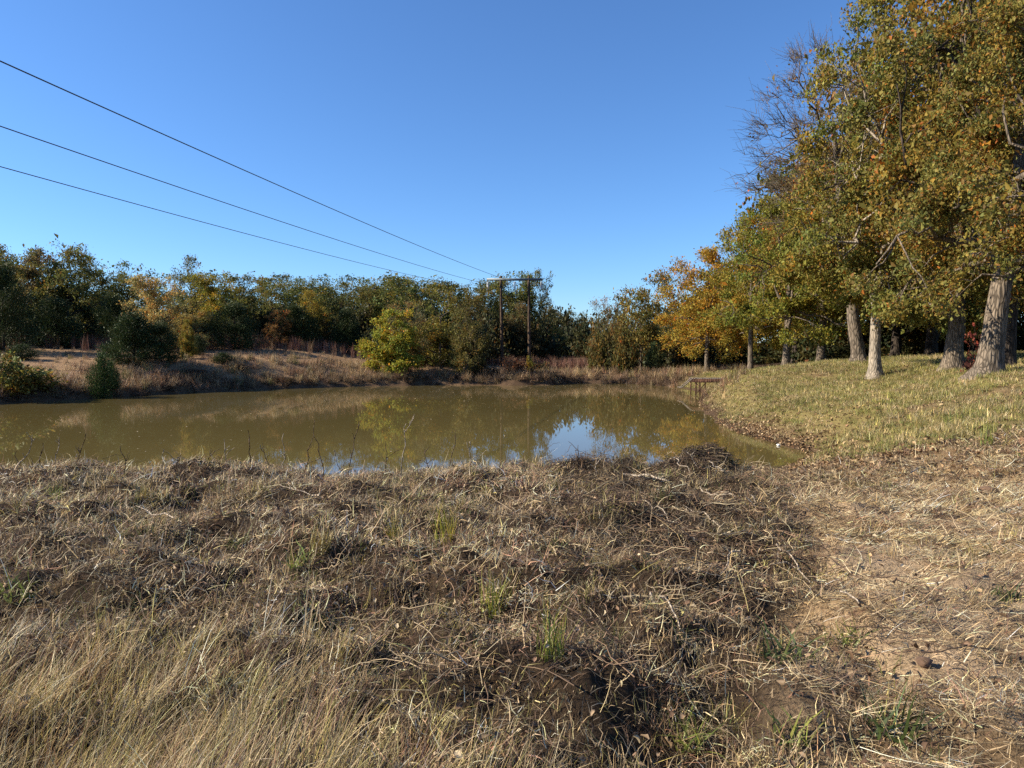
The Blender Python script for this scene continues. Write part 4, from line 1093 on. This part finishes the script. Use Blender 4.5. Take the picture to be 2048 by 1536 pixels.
# longer bent stems lying over the mat
x, y = fan(5200, 1.8, 11.6, rg, power=0.85)
d, straw, lawn, litter, field = zones(x, y)
keep = (d > 0.6) & (rg.random(len(x)) > 0.7 * straw) & (rg.random(len(x)) > lawn) & (rg.random(len(x)) < 0.35 + 0.65 * sstep(-0.2, 0.3, fbm(x / 0.9, y / 0.9, 103)))
x, y = x[keep], y[keep]
phi = 3.2 * fbm(x / 1.3, y / 1.3, 102) + rg.normal(0, 0.6, len(x)) + rg.integers(0, 2, len(x)) * np.pi
turf('bent_stems', x, y, rg.uniform(0.0, 0.12, len(x)), 0.10 + 0.32 * rg.random(len(x)) ** 1.6, np.abs(rg.normal(1.12, 0.3, len(x))), phi, rg.normal(0.35, 0.45, len(x)), 0.0030 * (y / 3) ** 0.7 * rg.uniform(0.6, 1.4, len(x)),
     jitter(tints(len(x), rg, [PALE, TAN, GREY, BRN, YGR], [3, 3, 3, 1.5, 0.6]), rg), 4, 'long pale bent stems lying over the mown mat', rg, kinks=0.16)

# standing, right-leaning grass in the left foreground
cx, cy = fan(2700, 1.55, 5.6, rg, a=-0.95, b=0.62, power=0.85)
q = cx / cy
wgt = (1 - sstep(2.3, 4.1, cy + 0.9 * fbm(cx / 0.8, cy / 0.8, 93) + 1.5 * sstep(-0.5, 0.3, q))) * (0.22 + 0.78 * (1 - sstep(-0.3, 0.25, q)))
keep = rg.random(len(cx)) < wgt
cx, cy = cx[keep], cy[keep]
hgt = rg.uniform(0.35, 0.82, len(cx)) * (1 - 0.35 * sstep(-0.2, 0.3, cx / cy))
r, x, y, u, a = clumps(cx, cy, 27, rg.uniform(0.05, 0.16, len(cx)), rg)
tn = tints(len(cx), rg, [TAN, PALE, YGR, RED, BRN], [4, 1.6, 3.4, 0.9, 0.8], 0.2)
az = 0.25 + 1.6 * fbm(cx / 0.7, cy / 0.7, 104) + rg.normal(0, 0.4, len(cx))
wild = rg.random(len(x)) < 0.35
turf('standing_dry_grass', x, y, np.zeros(len(x)), hgt[r] * rg.uniform(0.12, 0.56, len(x)), np.abs(rg.normal(0.48, 0.2, len(x))), np.where(wild, a, az[r] + rg.normal(0, 0.35, len(x))), rg.normal(0.45, 0.35, len(x)),
     0.0030 * (y / 3) ** 0.5 * rg.uniform(0.5, 1.5, len(x)), jitter(tn[r], rg), 3, 'tall straw-yellow grass leaning right in the lower left foreground', rg, kinks=0.12)

# fine short growth
cx, cy = fan(3000, 1.7, 11.0, rg, power=0.8)
d, straw, lawn, litter, field = zones(cx, cy)
keep = (d > 0.5) & (rg.random(len(cx)) < 0.2 + 0.8 * sstep(-0.1, 0.3, fbm(cx / 0.8, cy / 0.8, 94))) & (rg.random(len(cx)) > 0.45 * straw)
cx, cy = cx[keep], cy[keep]
r, x, y, u, a = clumps(cx, cy, 22, rg.uniform(0.05, 0.16, len(cx)), rg)
tn = tints(len(cx), rg, [TAN, GREY, YGR, GRN, BRN], [3, 2, 2.4, 1.6, 2])
turf('short_dry_grass', x, y, np.zeros(len(x)), rg.uniform(0.04, 0.16, len(x)), np.abs(rg.normal(0.55, 0.35, len(x))), a + rg.normal(0, 1, len(x)), rg.normal(0.6, 0.5, len(x)), 0.0030 * (y / 3) ** 0.75 * rg.uniform(0.6, 1.4, len(x)),
     jitter(tn[r], rg), 2, 'short fine dry grass growing through the mown mat', rg)

# combed pale straw on the right
cx, cy = fan(4600, 1.8, 11.8, rg, a=0.2, b=0.95, power=0.85)
d, straw, lawn, litter, field = zones(cx, cy)
bare = sstep(0.05, 0.35, fbm(cx / 0.9, cy / 0.9, 81, 3) + 0.25 * sstep(4.8, 3.2, cy))
keep = (rg.random(len(cx)) < straw * (1 - 0.7 * bare) + 0.06) & (d > 0.5)
cx, cy = cx[keep], cy[keep]
r, x, y, u, a = clumps(cx, cy, 30, rg.uniform(0.06, 0.2, len(cx)), rg)
tn = tints(len(cx), rg, [PALE, TAN, GREY, BRN, RED, DRK], [3, 3.4, 1.6, 1.5, 0.7, 0.6]) * np.exp(0.7 * fbm(cx / 0.6, cy / 0.6, 105))[:, None]
az = -1.05 + 2.4 * fbm(cx / 1.0, cy / 1.0, 95) + rg.normal(0, 0.3, len(cx))
lift = rg.uniform(0, 0.05, len(cx))
wild = rg.random(len(x)) < 0.4
turf('pale_straw', x, y, lift[r] * (1 - u ** 2), 0.035 + 0.15 * rg.random(len(x)) ** 1.6, np.clip(np.abs(rg.normal(1.3, 0.28, len(x))), 0, 1.6), np.where(wild, a, az[r] + rg.normal(0, 0.3, len(x))), rg.normal(0.15, 0.25, len(x)),
     0.0032 * (y / 3) ** 0.75 * rg.uniform(0.5, 1.4, len(x)), jitter(tn[r], rg, 0.1, 0.4), 3, 'pale flattened straw combed over bare soil on the right', rg, kinks=0.15, cat='straw')

# twigs in the raked brush
x, y = fan(3800, 3.0, 11.8, rg, a=-0.7, b=0.75)
q = x / y
wgt = 0.10 + 0.9 * sstep(0.02, 0.14, q) * (1 - sstep(0.36, 0.5, q)) * sstep(4.0, 5.0, y) + 0.5 * sstep(0.3, 0.5, q) * sstep(7.5, 9, y)
d = pond_sd(x, y); keep = (rg.random(len(x)) < wgt * (0.5 + sstep(-0.2, 0.3, fbm(x / 0.8, y / 0.8, 96)))) & (d > 0.6)
x, y = x[keep], y[keep]
scatter('raked_twigs', 'twig', x, y, rg.uniform(0.5, 1.3, len(x)), tints(len(x), rg, [BRN, DRK, GREY, PALE], [4, 3.5, 1.2, 0.4]), 'dark raked twigs and weed stems strewn right of centre', 'twigs', rng=rg, tilt=0.2)

# green lawn on the right bank
x = rg.uniform(4.5, 40, 36000); y = 8 + 50 * rg.random(36000) ** 1.35
keep = (np.abs(x) < 0.95 * y + 2); x, y = x[keep], y[keep]
d, straw, lawn, litter, field = zones(x, y)
keep = (rg.random(len(x)) < lawn * (0.55 + 0.45 * sstep(-0.3, 0.1, fbm(x / 1.7, y / 1.7, 97)))) & (d > 0.3); x, y = x[keep], y[keep]
lt = tints(len(x), rg, [(0.20, 0.19, 0.055), (0.28, 0.235, 0.095), (0.14, 0.15, 0.04), (0.34, 0.265, 0.14)], [4, 4, 1.6, 3], 0.15)
lt *= np.exp(0.35 * fbm(x / 2.2, y / 2.2, 98))[:, None]
scatter('lawn_grass', 'lawn', x, y, rg.uniform(0.7, 1.35, len(x)) * (1 + 0.012 * y), lt, 'yellow-green lawn grass on the right bank under the oaks', 'grass', rng=rg)

# fallen leaves
x = rg.uniform(1.5, 30, 42000); y = 3 + 47 * rg.random(42000) ** 1.3
keep = (np.abs(x) < 0.9 * y + 1); x, y = x[keep], y[keep]
d, straw, lawn, litter, field = zones(x, y)
wgt = 0.05 * straw + 0.9 * litter + 0.8 * (1 - sstep(1.5, 3.5, d)) * (x > 6) + lawn * (0.24 + 0.6 * sstep(0.0, 0.35, fbm(x / 2.5, y / 2.5, 82, 3)))
keep = (rg.random(len(x)) < wgt) & (d > -0.05); x, y = x[keep], y[keep]
scatter('fallen_leaves', 'leaf', x, y, rg.uniform(0.4, 1.1, len(x)) * (0.55 + 0.03 * y), tints(len(x), rg, [(0.30, 0.205, 0.11), (0.20, 0.125, 0.065), (0.42, 0.32, 0.19), (0.11, 0.07, 0.042)], [4, 4, 2, 2]), 'brown fallen oak leaves littering the right bank', 'leaves', rng=rg, tilt=0.5, dz=0.03)
x = rg.uniform(3.5, 14, 34000); y = rg.uniform(8.5, 30, 34000)
d, straw, lawn, litter, field = zones(x, y)
keep = (rg.random(len(x)) < (0.75 * litter * (1 - 0.7 * straw) + 0.35 * (1 - sstep(1.0, 4.0, d)) * (1 - lawn * 0.6)) * (0.45 + 0.55 * sstep(-0.3, 0.2, fbm(x / 1.2, y / 1.2, 111)))) & (d > -0.1); x, y = x[keep], y[keep]
scatter('leaf_litter', 'leaf', x, y, rg.uniform(0.6, 1.5, len(x)), tints(len(x), rg, [(0.30, 0.20, 0.105), (0.19, 0.115, 0.06), (0.42, 0.31, 0.18), (0.10, 0.062, 0.038), (0.24, 0.135, 0.07)], [4, 4, 2, 3, 2]), 'thick litter of brown oak leaves at the right corner of the pond', 'leaves', rng=rg, tilt=0.5, dz=0.025)
x, y = fan(3200, 2.2, 11, rg); d = pond_sd(x, y); x, y = x[d > 0.5], y[d > 0.5]
scatter('fallen_leaves', 'leaf', x, y, rg.uniform(0.2, 0.55, len(x)), tints(len(x), rg, [(0.24, 0.165, 0.10), (0.14, 0.085, 0.052), (0.36, 0.29, 0.19)], [4, 5, 1.5]), 'dead brown leaves caught in the mown mat', 'leaves', rng=rg, tilt=0.7, dz=0.09)

# floating leaves
n = 6500
x = rg.uniform(-28, 13, n); y = rg.uniform(17, 63, n)
d = pond_sd(x, y)
wgt = 0.10 + 0.9 * sstep(-12, -2, x) * sstep(36, 50, y) + 1.0 * sstep(-2.0, -0.3, d) * sstep(-5, 5, x)
keep = (d < -0.15) & (rg.random(n) < wgt); x, y = x[keep], y[keep]
scatter('floating_leaves', 'leaf', x, y, rg.uniform(0.5, 1.1, len(x)), tints(len(x), rg, [(0.34, 0.25, 0.13), (0.45, 0.38, 0.25), (0.2, 0.13, 0.07)], [3, 3, 2]), 'small fallen leaves floating on the pond', 'leaves', rng=rg, tilt=0.05, z=np.full(len(x), 0.004), zscale=np.full(len(x), 0.3))

# weeds on the far bank and field
x = rg.uniform(-62, 24, 17000); y = rg.uniform(34, 112, 17000)
d, straw, lawn, litter, field = zones(x, y)
bank = 1 - sstep(3, 9, d)
wgt = bank * 0.95 + (1 - bank) * 0.30
wgt = wgt * np.maximum(sstep(34, 38, y) * (1 - sstep(9, 14, x)), sstep(55, 60, y)) * (1 - 0.6 * sstep(80, 95, y))
keep = (d > 0.15) & (rg.random(len(x)) < wgt) & (np.abs(x) < 0.85 * y + 3); x, y, bank = x[keep], y[keep], bank[keep]
wt = tints(len(x), rg, [(0.27, 0.185, 0.105), (0.34, 0.25, 0.135), (0.15, 0.10, 0.065), (0.24, 0.145, 0.09), (0.18, 0.16, 0.065)], [4, 3, 2, 3, 1])
scatter('bank_weeds', 'weed', x, y, (0.45 + 0.55 * bank) * rg.uniform(0.7, 1.3, len(x)), wt, 'tangled brown weeds and dry grass on the far bank', 'weeds', rng=rg)
# brush hanging over the far waterline
x = rg.uniform(-40, 14, 30000); y = rg.uniform(30, 68, 30000)
d = pond_sd(x, y)
keep = (d > 0.0) & (d < 2.2) & (rg.random(len(x)) < 1 - d / 3.0) & ((y > 36) | (x < -20)) & ~((x > 9.0) & (y < 58)); x, y = x[keep], y[keep]
scatter('shore_brush', 'weed', x, y, rg.uniform(0.35, 0.95, len(x)), tints(len(x), rg, [(0.13, 0.085, 0.052), (0.19, 0.13, 0.075), (0.08, 0.052, 0.034), (0.15, 0.09, 0.06), (0.23, 0.175, 0.10)], [4, 3, 3, 2, 1.5]), 'dark brown brush hanging over the far waterline', 'weeds', rng=rg, tilt=0.35)
# tall reddish grass before the trees
x = rg.uniform(-60, 12, 9500); y = rg.uniform(52, 92, 9500)
line = 63 + 9 * sstep(-40, -15, x) + 3 * vnoise(x / 6, x * 0 + 3, 7)
wgt = np.exp(-((y - line) / 4.0) ** 2) * (x < -9) + (x >= -9) * sstep(78, 83, y) * 0.8
keep = rg.random(len(x)) < wgt; x, y = x[keep], y[keep]
scatter('bluestem_grass', 'bluestem', x, y, rg.uniform(0.7, 1.3, len(x)), tints(len(x), rg, [(0.21, 0.105, 0.075), (0.24, 0.15, 0.09), (0.16, 0.085, 0.06)], [3, 2, 2]), 'tall reddish bluestem grass along the foot of the far trees', 'tall grass', rng=rg, tilt=0.05)

# heap of raked brush
def build_heap():
    cx, cy = MOUND; g = tz(cx, cy)
    rng = np.random.default_rng(4); mb = MB()
    for _ in range(520):
        a = rng.uniform(0, 6.28); r = 0.55 * math.sqrt(rng.random()); px, py = r * math.cos(a), r * math.sin(a)
        z0 = tz(cx + px, cy + py) - g + 0.02 + 0.05 * rng.random() * (1 - r)
        l = rng.uniform(0.08, 0.3); th = rng.uniform(0, 6.28); d = np.array([math.cos(th), math.sin(th), rng.normal(0.0, 0.3)])
        mb.tube(crook(np.array([px, py, z0]) - d * l / 2, np.array([px, py, z0]) + d * l / 2, 4, 0.25, 0.05, rng), np.linspace(0.0055, 0.0025, 4), 4)
    link('brush_heap', mb.mesh('brush_heap'), M_TWIG, loc=(cx, cy, g), label='dark heap of raked twigs on the crest in front of the water', cat='brush heap')
build_heap()

# green grass clumps that stand out one by one
cl = [bmesh_('clump', [blades(600 + k, 46, 0.07, (0.12, 0.34), (0.22, 0.16), (0.35, 0.3), 0.006, 5, jit=0.3, hue=0.2)]) for k in range(3)]
cw = [bmesh_('clump_wide', [blades(620 + k, 30, 0.08, (0.10, 0.24), (0.75, 0.3), (0.4, 0.35), 0.010, 5, jit=0.3, hue=0.2)]) for k in range(3)]
for me in cl + cw: me.materials.append(M_GRASSOBJ)
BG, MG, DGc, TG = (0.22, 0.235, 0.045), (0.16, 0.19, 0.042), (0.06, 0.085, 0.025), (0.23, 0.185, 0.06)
for k, (px, py, me, s, c, lab) in enumerate([
    (985, 1228, cl[0], 1.1, BG, 'upright bright green grass clump in the centre foreground'), (1102, 1312, cl[1], 1.0, BG, 'bright green grass clump right of and below the centre one'),
    (889, 1085, cl[2], 1.25, (0.28, 0.25, 0.035), 'yellow-green broad-bladed tuft left of the dark brush'), (787, 1085, cl[1], 0.7, (0.28, 0.24, 0.04), 'thin yellow tuft left of the broad-bladed tuft'),
    (640, 1105, cl[0], 1.15, TG, 'tan and green bunch of grass left of centre'), (600, 1130, cw[0], 1.0, MG, 'low green tuft beside the tan bunch of grass'),
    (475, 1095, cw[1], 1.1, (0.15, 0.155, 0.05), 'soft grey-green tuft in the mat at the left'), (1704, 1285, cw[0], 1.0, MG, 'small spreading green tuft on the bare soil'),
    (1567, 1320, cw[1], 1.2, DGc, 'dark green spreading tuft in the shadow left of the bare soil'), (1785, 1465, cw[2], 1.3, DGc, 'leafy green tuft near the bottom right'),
    (2008, 1195, cw[1], 0.9, DGc, 'green tuft at the right edge of the straw'), (1972, 892, cl[2], 1.25, (0.17, 0.19, 0.04), 'bright green sedge clump on the right bank'),
    (1898, 852, cl[1], 1.2, MG, 'green sedge clump under the oaks on the right bank'), (1838, 862, cl[0], 1.1, TG, 'dull tan sedge clump left of the green ones on the right bank'),
    (35, 1200, cw[2], 1.3, MG, 'green tuft at the left edge of the foreground'), (110, 1005, cl[2], 0.9, MG, 'green tuft on the crest at the far left'),
    (290, 1000, cl[0], 0.9, TG, 'tan tuft on the crest at the left'), (1380, 1490, cw[0], 1.0, MG, 'green tuft at the bottom edge right of centre'), (1580, 1480, cw[1], 0.9, MG, 'green tuft at the bottom edge left of the leafy one')]):
    p = hit(px, py)
    o = link('grass_clump', me, None, loc=(p[0], p[1], p[2] - 0.01), label=lab, cat='grass', group='green grass clumps', color=c)
    o.rotation_euler = (0, 0, k * 1.3); o.scale = (s, s, s)
